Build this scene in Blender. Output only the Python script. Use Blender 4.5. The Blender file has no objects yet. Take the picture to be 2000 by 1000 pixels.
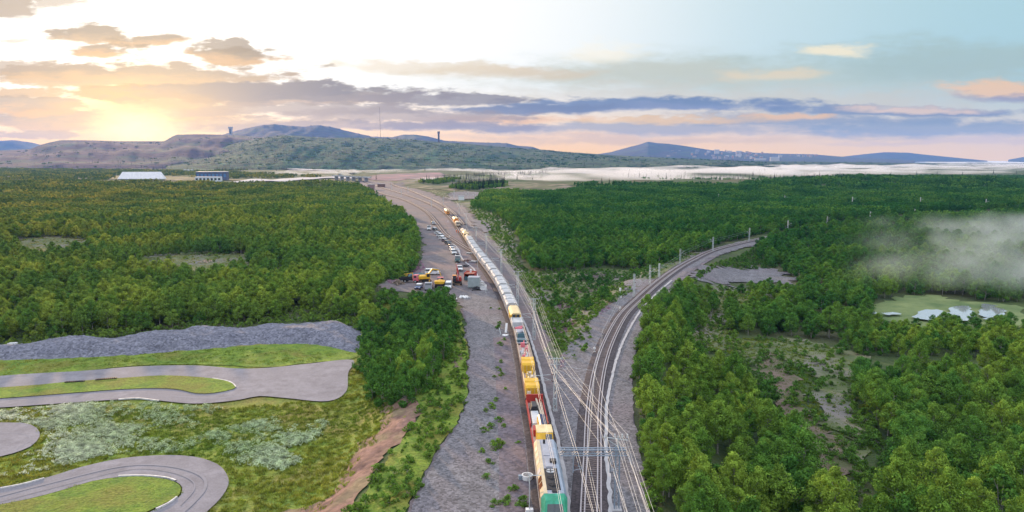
import bpy, bmesh, math, random
import numpy as np
from mathutils import Vector, Matrix, geometry
R = math.radians
random.seed(7); rng = np.random.default_rng(7)
sc = bpy.context.scene
C = sc.collection
# ------------------------------------------------------------------ camera
H = 42.0; F = 1351.0; PITCH = math.atan((500 - 312) / F)
cam = bpy.data.cameras.new('camera'); camo = bpy.data.objects.new('camera', cam); C.objects.link(camo)
camo.location = (0, 0, H); camo.rotation_euler = (math.pi / 2 - PITCH, 0, 0)
cam.sensor_width = 36; cam.lens = 36 * F / 2000; cam.clip_end = 60000; cam.clip_start = 0.5
sc.camera = camo
sc.view_settings.view_transform = 'Standard'; sc.view_settings.look = 'None'
sc.view_settings.exposure = 0.22; sc.view_settings.gamma = 1.0; sc.view_settings.use_curve_mapping = False
sc.cycles.use_denoising = True
sc.cycles.max_bounces = 6; sc.cycles.diffuse_bounces = 2; sc.cycles.transmission_bounces = 3
sc.cycles.volume_bounces = 3; sc.cycles.transparent_max_bounces = 12
sc.cycles.volume_max_steps = 160
sc.cycles.sample_clamp_indirect = 4

def ray(px, py):
    dx = (px - 1000) / F; dy = (py - 500) / F
    return (dx, math.cos(PITCH) - dy * math.sin(PITCH), -(math.sin(PITCH) + dy * math.cos(PITCH)))
def uv(px, py):
    x, y, z = ray(px, py); return x / y, z / y

# ------------------------------------------------------------------ sky
SUN_AZ = math.atan2(uv(262, 200)[0], 1.0); SUN_EL = R(8.5)
world = bpy.data.worlds.new('World'); sc.world = world; world.use_nodes = True
nt = world.node_tree; nt.nodes.clear()
class X:
    """a small wrapper: arithmetic on sockets makes Math nodes"""
    def __init__(s, sock): s.s = sock
    def _m(a, op, *b, clamp=False):
        n = nt.nodes.new('ShaderNodeMath'); n.operation = op; n.use_clamp = clamp
        for i, v in enumerate((a,) + b):
            if isinstance(v, X): nt.links.new(v.s, n.inputs[i])
            else: n.inputs[i].default_value = v
        return X(n.outputs[0])
    def __add__(a, b): return a._m('ADD', b)
    def __sub__(a, b): return a._m('SUBTRACT', b)
    def __mul__(a, b): return a._m('MULTIPLY', b)
    def __truediv__(a, b): return a._m('DIVIDE', b)
def rng_map(x, a, b, c=0.0, d=1.0, smooth=True):
    n = nt.nodes.new('ShaderNodeMapRange'); n.interpolation_type = 'SMOOTHSTEP' if smooth else 'LINEAR'
    nt.links.new(x.s, n.inputs[0])
    for i, v in enumerate((a, b, c, d)): n.inputs[i + 1].default_value = v
    return X(n.outputs[0])
def col_mix(f, a, b, mode='MIX'):
    n = nt.nodes.new('ShaderNodeMix'); n.data_type = 'RGBA'; n.blend_type = mode
    if isinstance(f, X): nt.links.new(f.s, n.inputs[0])
    else: n.inputs[0].default_value = f
    for i, v in ((6, a), (7, b)):
        if isinstance(v, X): nt.links.new(v.s, n.inputs[i])
        else: n.inputs[i].default_value = (*v, 1)
    return X(n.outputs[2])
def srgb(r, g, b, k=1.0):
    f = lambda c: k * ((c / 255) / 12.92 if c / 255 <= .04045 else ((c / 255 + .055) / 1.055) ** 2.4)
    return (f(r), f(g), f(b))
tc = nt.nodes.new('ShaderNodeTexCoord')
sp = nt.nodes.new('ShaderNodeSeparateXYZ'); nt.links.new(tc.outputs['Generated'], sp.inputs[0])
dx, dy, dz = (X(sp.outputs[i]) for i in range(3))
ysafe = dy._m('MAXIMUM', 0.12)
U = dx / ysafe; V = dz / ysafe
front = rng_map(dy, 0.1, 0.45)
sky = nt.nodes.new('ShaderNodeTexSky'); sky.sky_type = 'NISHITA'; sky.sun_disc = False
sky.sun_elevation = SUN_EL; sky.sun_rotation = SUN_AZ; sky.air_density = 1.0; sky.dust_density = 2.0; sky.ozone_density = 2.0
nish = X(sky.outputs[0])
def vec(x, y, z=0.0):
    n = nt.nodes.new('ShaderNodeCombineXYZ')
    for i, v in enumerate((x, y, z)):
        if isinstance(v, X): nt.links.new(v.s, n.inputs[i])
        else: n.inputs[i].default_value = v
    return X(n.outputs[0])
def noise(v, scale, detail=4, rough=.55, dist=0.0):
    n = nt.nodes.new('ShaderNodeTexNoise'); nt.links.new(v.s, n.inputs['Vector'])
    n.inputs['Scale'].default_value = scale; n.inputs['Detail'].default_value = detail
    n.inputs['Roughness'].default_value = rough; n.inputs['Distortion'].default_value = dist
    return n
# clear sky colours: bright warm veil towards the sun on the left, pale blue on the right, warm near the horizon
base_hi = col_mix(rng_map(U, -0.35, 0.75), srgb(255, 253, 250, 1.0), srgb(172, 206, 212))
base_hi = col_mix(rng_map(U, -0.15, 0.35), srgb(255, 253, 248, 1.0), base_hi)
warm = col_mix(rng_map(U, -0.1, 0.75), srgb(255, 192, 78, 1.5), srgb(255, 206, 140, 1.3))
hz = rng_map(V, 0.0, 0.105)
base = col_mix(hz, warm, base_hi)
glow = (((U - uv(262, 0)[0]) * (U - uv(262, 0)[0]) * 1.6) + ((V - 0.05) * (V - 0.05) * 5.0))._m('SQRT')
base = col_mix(rng_map(glow, 0.25, 0.02, 0, 0.97), base, srgb(255, 226, 130, 1.35))
# ragged lookup: the cloud shapes are pushed about by noise
wv = vec(U * 5.0, V * 16.0, 0.3)
w1 = noise(wv, 1.3, 5, .6); w2 = noise(vec(U * 16.0, V * 60.0, 2.0), 1.6, 5, .62)
fine = X(w2.outputs['Fac'])
s1 = nt.nodes.new('ShaderNodeSeparateColor'); nt.links.new(w1.outputs['Color'], s1.inputs[0])
Ud = U + (X(s1.outputs[0]) - 0.5) * 0.16; Vd = V + (X(s1.outputs[1]) - 0.5) * 0.034 + (fine - 0.5) * 0.010
UVd = vec(Ud, Vd)
coarse = X(noise(vec(U * 9.0, V * 34.0, 5.0), 1.5, 5, .6).outputs['Fac'])
def cloud(base, px, py, rx, ry, col, op=1.0, soft=.7, nz=.9, low=None):
    u, v = uv(px, py); rx = rx / F; ry = ry / F * (1.25 if px < 950 and py > 160 else 1.1)
    n = nt.nodes.new('ShaderNodeVectorMath'); n.operation = 'MULTIPLY_ADD'
    nt.links.new(UVd.s, n.inputs[0]); n.inputs[1].default_value = (1 / rx, 1 / ry, 1); n.inputs[2].default_value = (-u / rx, -v / ry, 0)
    l = nt.nodes.new('ShaderNodeVectorMath'); l.operation = 'LENGTH'; nt.links.new(n.outputs[0], l.inputs[0])
    d = X(l.outputs['Value']) + (fine - 0.5) * nz + (coarse - 0.5) * (1.5 if px < 950 else .9)
    m = rng_map(d, 1.12, 1.12 - soft * (.7 if px < 950 else 1), 0, op)
    col = tuple(x ** (1.6 if px < 1100 else 1.45) * k_ for x, k_ in zip(col, ((.80, .80, .76) if py > 125 else (.82, .80, .76)) if px < 950 else (1, 1, .92))); low = None if low is None else tuple(x ** 1.35 for x in low); c = col
    if low is not None:
        s = nt.nodes.new('ShaderNodeSeparateXYZ'); nt.links.new(n.outputs[0], s.inputs[0])
        c = col_mix(rng_map(X(s.outputs[1]) + (fine - .5) * 1.2, 0.5, -0.7), col, low)
    return col_mix(m, base, c)
g = srgb
GOLD = g(236, 196, 120); 
b = base
# high veils, right half
b = cloud(b, 1500, 150, 760, 55, g(206, 214, 208), .75, 1.0, .5)
b = cloud(b, 1850, 120, 420, 45, g(190, 206, 206), .8, .9, .6)
b = cloud(b, 1250, 140, 330, 28, g(212, 212, 202), .7, .9, .6)
b = cloud(b, 1640, 98, 95, 11, g(250, 240, 220), .9, .8, .9)
b = cloud(b, 1190, 100, 110, 20, g(255, 246, 232), .6, .9, 1.0)
b = cloud(b, 1520, 145, 110, 12, g(246, 226, 196), .6, .9, 1.0)
b = cloud(b, 1400, 200, 900, 40, g(228, 214, 200), .55, 1.0, .5)
b = cloud(b, 1000, 140, 190, 16, g(232, 214, 190), .7, .9, 1.0)
b = cloud(b, 860, 130, 170, 14, g(250, 236, 214), .6, .9, 1.0)
# blue violet band
b = cloud(b, 1250, 205, 360, 15, g(128, 150, 188), .95, .6, .9, g(150, 160, 190))
b = cloud(b, 1060, 210, 220, 10, g(140, 152, 184), .9, .6, .9)
b = cloud(b, 1720, 216, 280, 11, g(140, 156, 190), .85, .6, .9)
b = cloud(b, 1620, 236, 420, 14, g(170, 176, 194), .85, .8, .9)
b = cloud(b, 1000, 232, 200, 11, g(250, 206, 148), .7, .8, 1.0)
b = cloud(b, 1270, 250, 560, 14, g(178, 180, 194), .75, .8, .9)
b = cloud(b, 1820, 252, 330, 20, g(168, 178, 196), .8, .8, .9)
b = cloud(b, 1300, 236, 260, 7, g(250, 214, 158), .8, .8, 1.0)
b = cloud(b, 1540, 229, 90, 6, g(255, 214, 160), .8, .8, 1.0)
b = cloud(b, 1760, 213, 160, 8, g(250, 224, 204), .8, .8, 1.0)
b = cloud(b, 1930, 172, 110, 16, g(250, 214, 176), .85, .8, 1.1)
b = cloud(b, 1960, 186, 90, 9, g(176, 172, 196), .8, .8, 1.0)
b = cloud(b, 1250, 272, 420, 9, g(250, 214, 170), .75, .9, .7)
b = cloud(b, 1850, 278, 330, 8, g(246, 220, 204), .6, .9, .7)
# sunset side
b = cloud(b, 210, 150, 330, 21, g(176, 160, 150), .95, .55, .9, g(206, 172, 128))
b = cloud(b, 110, 142, 190, 14, g(172, 158, 150), .9, .55, .9, g(204, 170, 126))
b = cloud(b, 20, 130, 130, 10, g(180, 164, 156), .8, .6, .9)
b = cloud(b, 40, 182, 110, 10, g(214, 178, 124), .85, .6, 1.0)
b = cloud(b, 250, 185, 100, 14, g(216, 170, 96), .9, .6, 1.0)
b = cloud(b, 560, 182, 300, 20, g(150, 146, 158), .95, .55, 1.0, g(186, 164, 150))
b = cloud(b, 480, 178, 110, 17, g(146, 146, 164), .9, .55, 1.0)
b = cloud(b, 610, 178, 90, 16, g(140, 142, 164), .9, .55, 1.0)
b = cloud(b, 800, 190, 220, 9, g(168, 160, 170), .85, .6, 1.0)
b = cloud(b, 350, 212, 130, 22, g(178, 160, 148), .85, .6, 1.1, g(214, 176, 128))
b = cloud(b, 600, 216, 260, 12, g(176, 166, 172), .8, .7, 1.1)
b = cloud(b, 760, 226, 330, 12, g(188, 174, 176), .75, .8, 1.1)
b = cloud(b, 90, 232, 230, 18, g(178, 170, 174), .92, .55, .9, g(222, 186, 142))
b = cloud(b, 40, 208, 150, 15, g(182, 166, 156), .9, .55, .9, g(226, 184, 126))
b = cloud(b, 60, 262, 120, 8, g(206, 186, 174), .75, .7, .9)
b = cloud(b, 470, 240, 260, 9, g(196, 178, 170), .7, .8, 1.1)
b = cloud(b, 640, 246, 330, 9, g(190, 176, 180), .75, .8, 1.1)
b = cloud(b, 900, 248, 230, 10, g(186, 174, 184), .75, .8, 1.0)
# small dark clouds up in the bright part
b = cloud(b, 205, 66, 66, 17, g(150, 140, 138), .95, .6, 1.2, g(190, 160, 126))
b = cloud(b, 300, 77, 80, 13, g(150, 138, 132), .95, .6, 1.1, g(196, 158, 112))
b = cloud(b, 222, 96, 56, 14, g(156, 140, 130), .95, .6, 1.1, g(206, 160, 100))
b = cloud(b, 440, 88, 46, 13, g(158, 148, 144), .9, .6, 1.2)
b = cloud(b, 462, 108, 92, 15, g(150, 136, 126), .95, .6, 1.1, g(200, 160, 110))
b = cloud(b, 20, 8, 80, 22, g(176, 160, 150), .85, .6, 1.1)
b = cloud(b, 120, 2, 45, 10, g(190, 178, 170), .7, .7, 1.1)
b = cloud(b, 55, 76, 30, 6, g(214, 200, 190), .6, .8, 1.1)
# the sun itself stands behind thin cloud just over the hills: a golden core that shines through
gd = (((U - uv(245, 0)[0]) * (U - uv(245, 0)[0])) + ((V - uv(0, 250)[1]) * (V - uv(0, 250)[1]) * 5.0))._m('SQRT')
b = col_mix(rng_map(gd + (fine - .5) * .05, .09, .0, 0, 1.0), b, srgb(255, 240, 170, 2.2))
b = col_mix(rng_map(gd, .22, .02, 0, .5), b, srgb(255, 196, 90, 1.0), 'SCREEN' if False else 'MIX')
# unseen sky behind and overhead, made brighter towards the zenith to add light
over = col_mix(rng_map(dz, 0.1, 0.9), g(222, 226, 232, 1.2), g(224, 230, 242, 2.0))
b = col_mix(rng_map(V, 0.26, 0.75), b, over)
b = col_mix(front, over, b)
b = col_mix(rng_map(dz, -0.02, -0.2), b, g(150, 150, 150))
SKY_GAIN = 1.0
pay = nt.nodes.new('ShaderNodeVectorMath'); pay.operation = 'SCALE'; nt.links.new(b.s, pay.inputs[0]); pay.inputs['Scale'].default_value = 10 * SKY_GAIN
tot = col_mix(0.10, X(pay.outputs[0]), nish)      # a share of the physical sky in the mix
bg = nt.nodes.new('ShaderNodeBackground'); bg.inputs['Strength'].default_value = 0.1
nt.links.new(tot.s, bg.inputs['Color'])
out = nt.nodes.new('ShaderNodeOutputWorld'); nt.links.new(bg.outputs[0], out.inputs['Surface'])
world.cycles.sampling_method = 'MANUAL'; world.cycles.sample_map_resolution = 512
# ------------------------------------------------------------------ sun
sl = bpy.data.lights.new('sun', 'SUN'); sl.energy = 4.8; sl.angle = R(2.0); sl.color = (1.0, 0.66, 0.36)
so = bpy.data.objects.new('sun', sl); C.objects.link(so)
sd = Vector((math.sin(SUN_AZ) * math.cos(SUN_EL), math.cos(SUN_AZ) * math.cos(SUN_EL), math.sin(SUN_EL)))
so.rotation_euler = sd.to_track_quat('Z', 'Y').to_euler()

# ------------------------------------------------------------------ helpers
def tag(o, label=None, cat=None, group=None, kind=None):
    if label: o['label'] = label
    if cat: o['category'] = cat
    if group: o['group'] = group
    if kind: o['kind'] = kind
    return o
def empty(name, loc=(0, 0, 0), rz=0.0):
    o = bpy.data.objects.new(name, None); C.objects.link(o); o.location = loc; o.rotation_euler = (0, 0, rz)
    o.empty_display_size = 0.5; return o
def mesh_obj(name, verts, faces, mat, parent=None, smooth=False, link=True):
    me = bpy.data.meshes.new(name); me.from_pydata([tuple(v) for v in verts], [], faces); me.update()
    for m in (mat if isinstance(mat, (list, tuple)) else [mat]): me.materials.append(m)
    if smooth: me.polygons.foreach_set('use_smooth', [True] * len(me.polygons))
    o = bpy.data.objects.new(name, me)
    if link: C.objects.link(o)
    if parent: o.parent = parent
    return o
class MB:
    def __init__(s): s.v = []; s.f = []; s.m = []
    def add(s, vs, fs, mi=0):
        k = len(s.v); s.v += [tuple(v) for v in vs]; s.f += [tuple(i + k for i in f) for f in fs]; s.m += [mi] * len(fs); return s
    def box(s, x0, x1, y0, y1, z0, z1, mi=0, tx=0.0, ty=0.0):
        """box; the top may be drawn in by tx, ty"""
        v = [(x0, y0, z0), (x1, y0, z0), (x1, y1, z0), (x0, y1, z0), (x0 + tx, y0 + ty, z1), (x1 - tx, y0 + ty, z1), (x1 - tx, y1 - ty, z1), (x0 + tx, y1 - ty, z1)]
        return s.add(v, [(0, 3, 2, 1), (4, 5, 6, 7), (0, 1, 5, 4), (1, 2, 6, 5), (2, 3, 7, 6), (3, 0, 4, 7)], mi)
    def bar(s, a, b, r=0.05, n=6, mi=0, r2=None):
        a = Vector(a); b = Vector(b); d = (b - a); q = d.to_track_quat('Z', 'Y'); r2 = r if r2 is None else r2
        vs = []
        for k, (p, rr) in enumerate(((a, r), (b, r2))):
            for i in range(n):
                t = 2 * math.pi * (i + .5) / n; vs.append(p + q @ Vector((rr * math.cos(t), rr * math.sin(t), 0)))
        fs = [(i, (i + 1) % n, n + (i + 1) % n, n + i) for i in range(n)] + [tuple(range(n))[::-1], tuple(range(n, 2 * n))]
        return s.add(vs, fs, mi)
    def tube(s, pts, r=0.03, n=4, mi=0):
        pts = [Vector(p) for p in pts]; vs = []; L = len(pts)
        for k, p in enumerate(pts):
            d = pts[min(k + 1, L - 1)] - pts[max(k - 1, 0)]; q = d.to_track_quat('Z', 'Y')
            for i in range(n):
                t = 2 * math.pi * i / n; vs.append(p + q @ Vector((r * math.cos(t), r * math.sin(t), 0)))
        fs = [(k * n + i, k * n + (i + 1) % n, (k + 1) * n + (i + 1) % n, (k + 1) * n + i) for k in range(L - 1) for i in range(n)]
        return s.add(vs, fs, mi)
    def prism(s, prof, x0, x1, axis='x', mi=0):
        """closed outline of (a, b) pairs pushed along an axis: x -> (y, z), y -> (x, z), z -> (x, y)"""
        n = len(prof); P = {'x': lambda t, a, b: (t, a, b), 'y': lambda t, a, b: (a, t, b), 'z': lambda t, a, b: (a, b, t)}[axis]
        vs = [P(x0, a, b) for a, b in prof] + [P(x1, a, b) for a, b in prof]
        return s.add(vs, [(i, (i + 1) % n, n + (i + 1) % n, n + i) for i in range(n)] + [tuple(range(n))[::-1], tuple(range(n, 2 * n))], mi)
    def wheel(s, x, y, z, r, w, mi=0, n=14):
        return s.bar((x - w / 2, y, z), (x + w / 2, y, z), r, n, mi)
    def build(s, name, mat, parent=None, bevel=0.0, smooth=False):
        o = mesh_obj(name, s.v, s.f, mat, parent, smooth); me = o.data
        if len(me.materials) > 1: me.polygons.foreach_set('material_index', s.m)
        bm = bmesh.new(); bm.from_mesh(me); bmesh.ops.recalc_face_normals(bm, faces=bm.faces); bm.to_mesh(me); bm.free()
        if bevel:
            b_ = o.modifiers.new('bevel', 'BEVEL'); b_.width = bevel; b_.segments = 2; b_.limit_method = 'ANGLE'
        return o
def kids(o): return list(o.children)
def copy_tree(o, parent=None):
    c = o.copy(); C.objects.link(c)
    if parent: c.parent = parent
    for ch in kids(o): copy_tree(ch, c)
    return c

# ------------------------------------------------------------------ materials
def material(name, c1, c2=None, scale=1.0, rough=.8, bump=0.0, bscale=None, metal=0.0, detail=6, c3=None, s3=0.1, spec=.3, coords='Object', speck=None):
    m = bpy.data.materials.new(name); m.use_nodes = True; t = m.node_tree; N = t.nodes; L = t.links
    p = N['Principled BSDF']; p.inputs['Roughness'].default_value = rough; p.inputs['Metallic'].default_value = metal
    p.inputs['Specular IOR Level'].default_value = spec
    tcn = N.new('ShaderNodeTexCoord'); co = tcn.outputs[coords]
    if c2 is None: c2 = tuple(c * .8 for c in c1)
    n = N.new('ShaderNodeTexNoise'); n.inputs['Scale'].default_value = scale; n.inputs['Detail'].default_value = detail; L.new(co, n.inputs['Vector'])
    n.inputs['Roughness'].default_value = .62
    r = N.new('ShaderNodeValToRGB'); r.color_ramp.elements[0].position = .36; r.color_ramp.elements[1].position = .64
    r.color_ramp.elements[0].color = (*c2, 1); r.color_ramp.elements[1].color = (*c1, 1); L.new(n.outputs['Fac'], r.inputs[0]); last = r.outputs[0]
    if c3 is not None:
        n3 = N.new('ShaderNodeTexNoise'); n3.inputs['Scale'].default_value = s3; n3.inputs['Detail'].default_value = 5; L.new(co, n3.inputs['Vector'])
        mr = N.new('ShaderNodeMapRange'); mr.inputs[1].default_value = .48; mr.inputs[2].default_value = .64; L.new(n3.outputs['Fac'], mr.inputs[0])
        mx = N.new('ShaderNodeMix'); mx.data_type = 'RGBA'; L.new(mr.outputs[0], mx.inputs[0]); L.new(last, mx.inputs[6]); mx.inputs[7].default_value = (*c3, 1); last = mx.outputs[2]
    if speck is not None:      # stones: voronoi cells of their own tone
        vs, amt = speck
        vo = N.new('ShaderNodeTexVoronoi'); vo.inputs['Scale'].default_value = vs; L.new(co, vo.inputs['Vector'])
        hs = N.new('ShaderNodeSeparateColor'); L.new(vo.outputs['Color'], hs.inputs[0])
        mr = N.new('ShaderNodeMapRange'); mr.inputs[3].default_value = 1 - amt; mr.inputs[4].default_value = 1 + amt; L.new(hs.outputs[0], mr.inputs[0])
        mx = N.new('ShaderNodeVectorMath'); mx.operation = 'SCALE'; L.new(last, mx.inputs[0]); L.new(mr.outputs[0], mx.inputs['Scale']); last = mx.outputs[0]
    L.new(last, p.inputs['Base Color'])
    if bump:
        nb = N.new('ShaderNodeTexNoise'); nb.inputs['Scale'].default_value = bscale or scale * 4; nb.inputs['Detail'].default_value = 8; L.new(co, nb.inputs['Vector'])
        bu = N.new('ShaderNodeBump'); bu.inputs['Strength'].default_value = min(1, bump * 3); bu.inputs['Distance'].default_value = bump; L.new(nb.outputs['Fac'], bu.inputs['Height']); L.new(bu.outputs[0], p.inputs['Normal'])
    return m
M = {}
M['gravel'] = material('gravel', (.165, .158, .170), (.112, .107, .116), .35, .95, .10, 5.0, c3=(.15, .132, .145), s3=.05, speck=(3.2, .42))
M['yard'] = material('yard_gravel', (.145, .13, .14), (.10, .09, .098), .25, .95, .06, 3.0, c3=(.165, .125, .125), s3=.05, speck=(2.2, .22))
M['rubble'] = material('rubble', (.165, .168, .205), (.11, .113, .145), .5, .95, .15, 3, speck=(2.4, .42))
M['ballast'] = material('ballast', (.085, .07, .075), (.05, .042, .046), .9, .95, .1, 5, speck=(4, .35))
M['track_bed'] = material('track_bed', (.15, .13, .15), (.10, .085, .1), .3, .95, .1, 3, speck=(2.5, .3), c3=(.17, .13, .135), s3=.1)
M['asphalt'] = material('asphalt', (.235, .222, .245), (.165, .156, .175), .35, .9, .02, 6, c3=(.19, .18, .2), s3=.12, speck=(5, .1))
M['meadow'] = material('meadow', (.21, .235, .03), (.10, .165, .022), .45, .95, .3, 2.2, c3=(.20, .17, .045), s3=.09, speck=(3.5, .3))
M['meadow_green'] = material('meadow_green', (.17, .235, .025), (.085, .155, .018), .4, .95, .3, 2.2, c3=(.15, .16, .025), s3=.12, speck=(3.5, .25))
M['pale_flowers'] = material('pale_flowers', (.42, .50, .34), (.16, .25, .09), .8, .95, .3, 3, c3=(.09, .15, .03), s3=.2, speck=(1.2, .35))
M['dirt'] = material('dirt', (.26, .15, .12), (.15, .085, .07), .35, .95, .25, 1.2, c3=(.2, .15, .09), s3=.2, speck=(1.5, .2))
M['forest_floor'] = material('forest_floor', (.05, .075, .02), (.028, .045, .014), .15, 1, .4, .8, c3=(.075, .085, .03), s3=.03)
M['ground'] = material('ground', (.07, .10, .03), (.03, .055, .018), .09, 1, .5, 1.5, c3=(.085, .08, .042), s3=.012)
M['heath'] = material('heath', (.10, .11, .05), (.05, .065, .03), .06, 1, .3, .5, c3=(.2, .16, .12), s3=.03)
M['clearing'] = material('clearing', (.165, .17, .085), (.07, .10, .038), .12, 1, .3, .8, c3=(.17, .155, .15), s3=.06)
M['path_soil'] = material('path_soil', (.17, .12, .10), (.10, .085, .06), .3, 1, .3, .8, c3=(.08, .09, .04), s3=.2)
M['red_field'] = material('red_field', (.19, .13, .14), (.11, .085, .095), .05, 1, .2, .5, c3=(.3, .15, .16), s3=.02)
M['concrete'] = material('concrete', (.42, .41, .42), (.32, .31, .32), .6, .85, .01, 5)
M['white_kerb'] = material('white_kerb', (.60, .60, .60), (.33, .33, .34), 1.2, .7)
M['rail'] = material('rail_steel', (.44, .40, .42), (.30, .26, .27), 3, .35, metal=.35)
M['sleeper'] = material('sleeper', (.20, .165, .16), (.12, .09, .085), 1.2, .9)
M['galv'] = material('galvanised', (.58, .63, .64), (.44, .48, .50), 2, .5, metal=.15)
M['wire'] = material('wire', (.44, .52, .58), (.36, .43, .48), 2, .5, metal=.0)
M['white'] = material('white_paint', (.78, .78, .78), (.68, .68, .69), 2, .35)
M['dark'] = material('dark_rubber', (.02, .02, .022), (.012, .012, .014), 5, .7)
M['black'] = material('black_paint', (.03, .032, .04), (.018, .018, .022), 3, .45)
M['glass'] = material('window_glass', (.03, .04, .05), (.02, .03, .035), 2, .08, spec=.8)
# ------------------------------------------------------------------ terrain
def flat(px, py, z=0.0):
    x, y, zz = ray(px, py); t = (z - H) / zz; return np.array((x * t, y * t))
def smooth(a, b, x):
    t = np.clip((x - a) / (b - a), 0, 1); return t * t * (3 - 2 * t)
def catmull(pts, step=3.0):
    P = [np.array(p, float) for p in pts]; P = [2 * P[0] - P[1]] + P + [2 * P[-1] - P[-2]]; out = []
    for i in range(1, len(P) - 2):
        a, b, c, d = P[i - 1:i + 3]; n = max(2, int(np.linalg.norm(c - b) / step))
        for k in range(n):
            t = k / n; out.append(.5 * ((2 * b) + (-a + c) * t + (2 * a - 5 * b + 4 * c - d) * t * t + (-a + 3 * b - 3 * c + d) * t ** 3))
    out.append(P[-2]); return np.array(out)
# track centre lines on the ground, read from the photograph
LEFT_RAIL = [(1086, 1160), (1064, 1000), (1052, 912), (1044, 857), (1030, 782), (1018, 708), (1002, 642), (978, 580), (958, 544), (926, 500), (910, 473), (899, 456), (879, 428), (858, 410), (830, 396), (795, 383), (746, 368), (700, 353)]
def offset_line(P, d):
    t = np.gradient(P, axis=0); t /= np.linalg.norm(t, axis=1)[:, None]
    return P + np.stack([t[:, 1], -t[:, 0]], 1) * d
main_line = offset_line(catmull([flat(*p) for p in LEFT_RAIL], 4), .75)
BR = [(1152, 1160), (1154, 1000), (1157, 900), (1160, 800), (1172, 722), (1190, 668), (1217, 618), (1246, 588), (1280, 558), (1318, 530), (1352, 510), (1399, 489), (1472, 471), (1540, 457), (1615, 444), (1700, 432), (1790, 424), (1900, 417), (2060, 411)]
branch = catmull([flat(*p) for p in BR], 4)
SD = [(929, 497), (910, 486), (893, 475), (870, 459), (857, 443), (846, 428), (832, 414), (808, 400), (784, 390), (745, 379), (716, 367)]
siding = catmull([flat(*p) for p in SD], 4)
SD2 = [(925, 485), (893, 474), (870, 455), (862, 443), (852, 428), (840, 415), (815, 401), (790, 389), (760, 379)]
S3 = [(905, 440), (884, 415), (858, 398), (832, 386), (800, 373), (765, 361)]
siding3 = catmull([flat(*p) for p in S3], 4)
F2 = [(1560, 400), (1664, 403), (1797, 402), (1925, 404), (2100, 404)]
far_line = catmull([flat(*p) for p in F2], 8)
yard_poly = np.array([flat(*p) for p in [(740, 560), (800, 545), (870, 540), (935, 560), (935, 600), (880, 595), (790, 575)]])
def seg_dist(P, L, w):
    """distance of the points P to a polyline L less its half width w"""
    d = np.full(len(P), 1e9)
    for a, b in zip(L[:-1], L[1:]):
        ab = b - a; l2 = (ab @ ab) + 1e-9
        t = np.clip(((P - a) @ ab) / l2, 0, 1); q = a + t[:, None] * ab
        d = np.minimum(d, np.hypot(*(P - q).T))
    return d - w
ml_c = main_line[::3]; br_c = branch[::3]
west = offset_line(ml_c, -7.5)
yardline = np.array([flat(*p) for p in [(770, 562), (830, 562), (900, 560)]]); carline = np.array([flat(*p) for p in [(905, 560), (880, 500), (850, 450), (820, 410), (780, 388)]])
def corridor(P):
    d = np.minimum(seg_dist(P, west, 11), seg_dist(P, br_c, 7.5))
    return np.minimum(np.minimum(d, seg_dist(P, yardline, 13)), seg_dist(P, carline, 12))
def hgt(P):
    P = np.atleast_2d(np.asarray(P, float)); x, y = P.T; r = np.hypot(x, y)
    d = np.full(len(P), 200.0); near = (r < 1300) & (y > -50)
    if near.any(): d[near] = corridor(P[near])
    drop = smooth(0, 15, d) * (4.2 * (1 - smooth(190, 480, r)) + .8 * (1 - smooth(500, 1000, r)))
    n = np.sin(x * .031 + 1.3) * np.sin(y * .027 + .4) + .6 * np.sin(x * .013 - y * .017) + .35 * np.sin(x * .07 + y * .05)
    z = -drop + n * smooth(8, 60, d) * (.45 + 2.2 * smooth(300, 1200, r)) * (1 - .75 * smooth(1300, 1700, r) * (1 - smooth(3500, 5000, r)))
    z += 9 * np.exp(-((x - 640) / 420) ** 2 - ((y - 1120) / 260) ** 2)      # low rise on the right, in front of the mist
    z -= 4 * smooth(1250, 1600, r) * (1 - smooth(2800, 3600, r)) * smooth(-300, 100, x)
    z -= 1.6 * np.exp(-((x - 95) / 40) ** 2 - ((y - 195) / 25) ** 2)
    return z
def h1(x, y): return float(hgt([(x, y)])[0])
def at(px, py, dz=0.0):
    z = 0.0
    for _ in range(12):
        p = flat(px, py, z + dz); z = .5 * z + .5 * h1(*p)
    return np.array(p)
def at3(px, py): p = at(px, py); return Vector((p[0], p[1], h1(*p)))

# the ground: one polar sheet out to the horizon
NR, RMAX = 560, 13500.0
rad = np.concatenate([[0.0, 20.0], 40 * (RMAX / 40) ** (np.arange(NR) / (NR - 1))])
ang = np.concatenate([np.linspace(-46, 46, 700), np.linspace(46, 314, 90)[1:-1]]) * math.pi / 180
A, Rr = np.meshgrid(ang, rad); gx = (Rr * np.sin(A)).ravel(); gy = (Rr * np.cos(A)).ravel()
gz = hgt(np.stack([gx, gy], 1)); 
na = len(ang); idx = np.arange(len(rad) * na).reshape(len(rad), na)
a_ = idx[:-1]; b_ = idx[1:]; 
quads = np.stack([a_, b_, np.roll(b_, -1, 1), np.roll(a_, -1, 1)], -1).reshape(-1, 4)
me = bpy.data.meshes.new('ground'); me.vertices.add(len(gx)); me.vertices.foreach_set('co', np.stack([gx, gy, gz], 1).ravel())
me.loops.add(len(quads) * 4); me.polygons.add(len(quads)); me.loops.foreach_set('vertex_index', quads[:, ::-1].ravel())
me.polygons.foreach_set('loop_start', np.arange(len(quads)) * 4); me.polygons.foreach_set('loop_total', np.full(len(quads), 4)); me.update(calc_edges=True)
me.materials.append(M['ground']); ground = bpy.data.objects.new('ground', me); C.objects.link(ground)
me.polygons.foreach_set('use_smooth', np.ones(len(quads), bool))
tag(ground, kind='structure')

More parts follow.
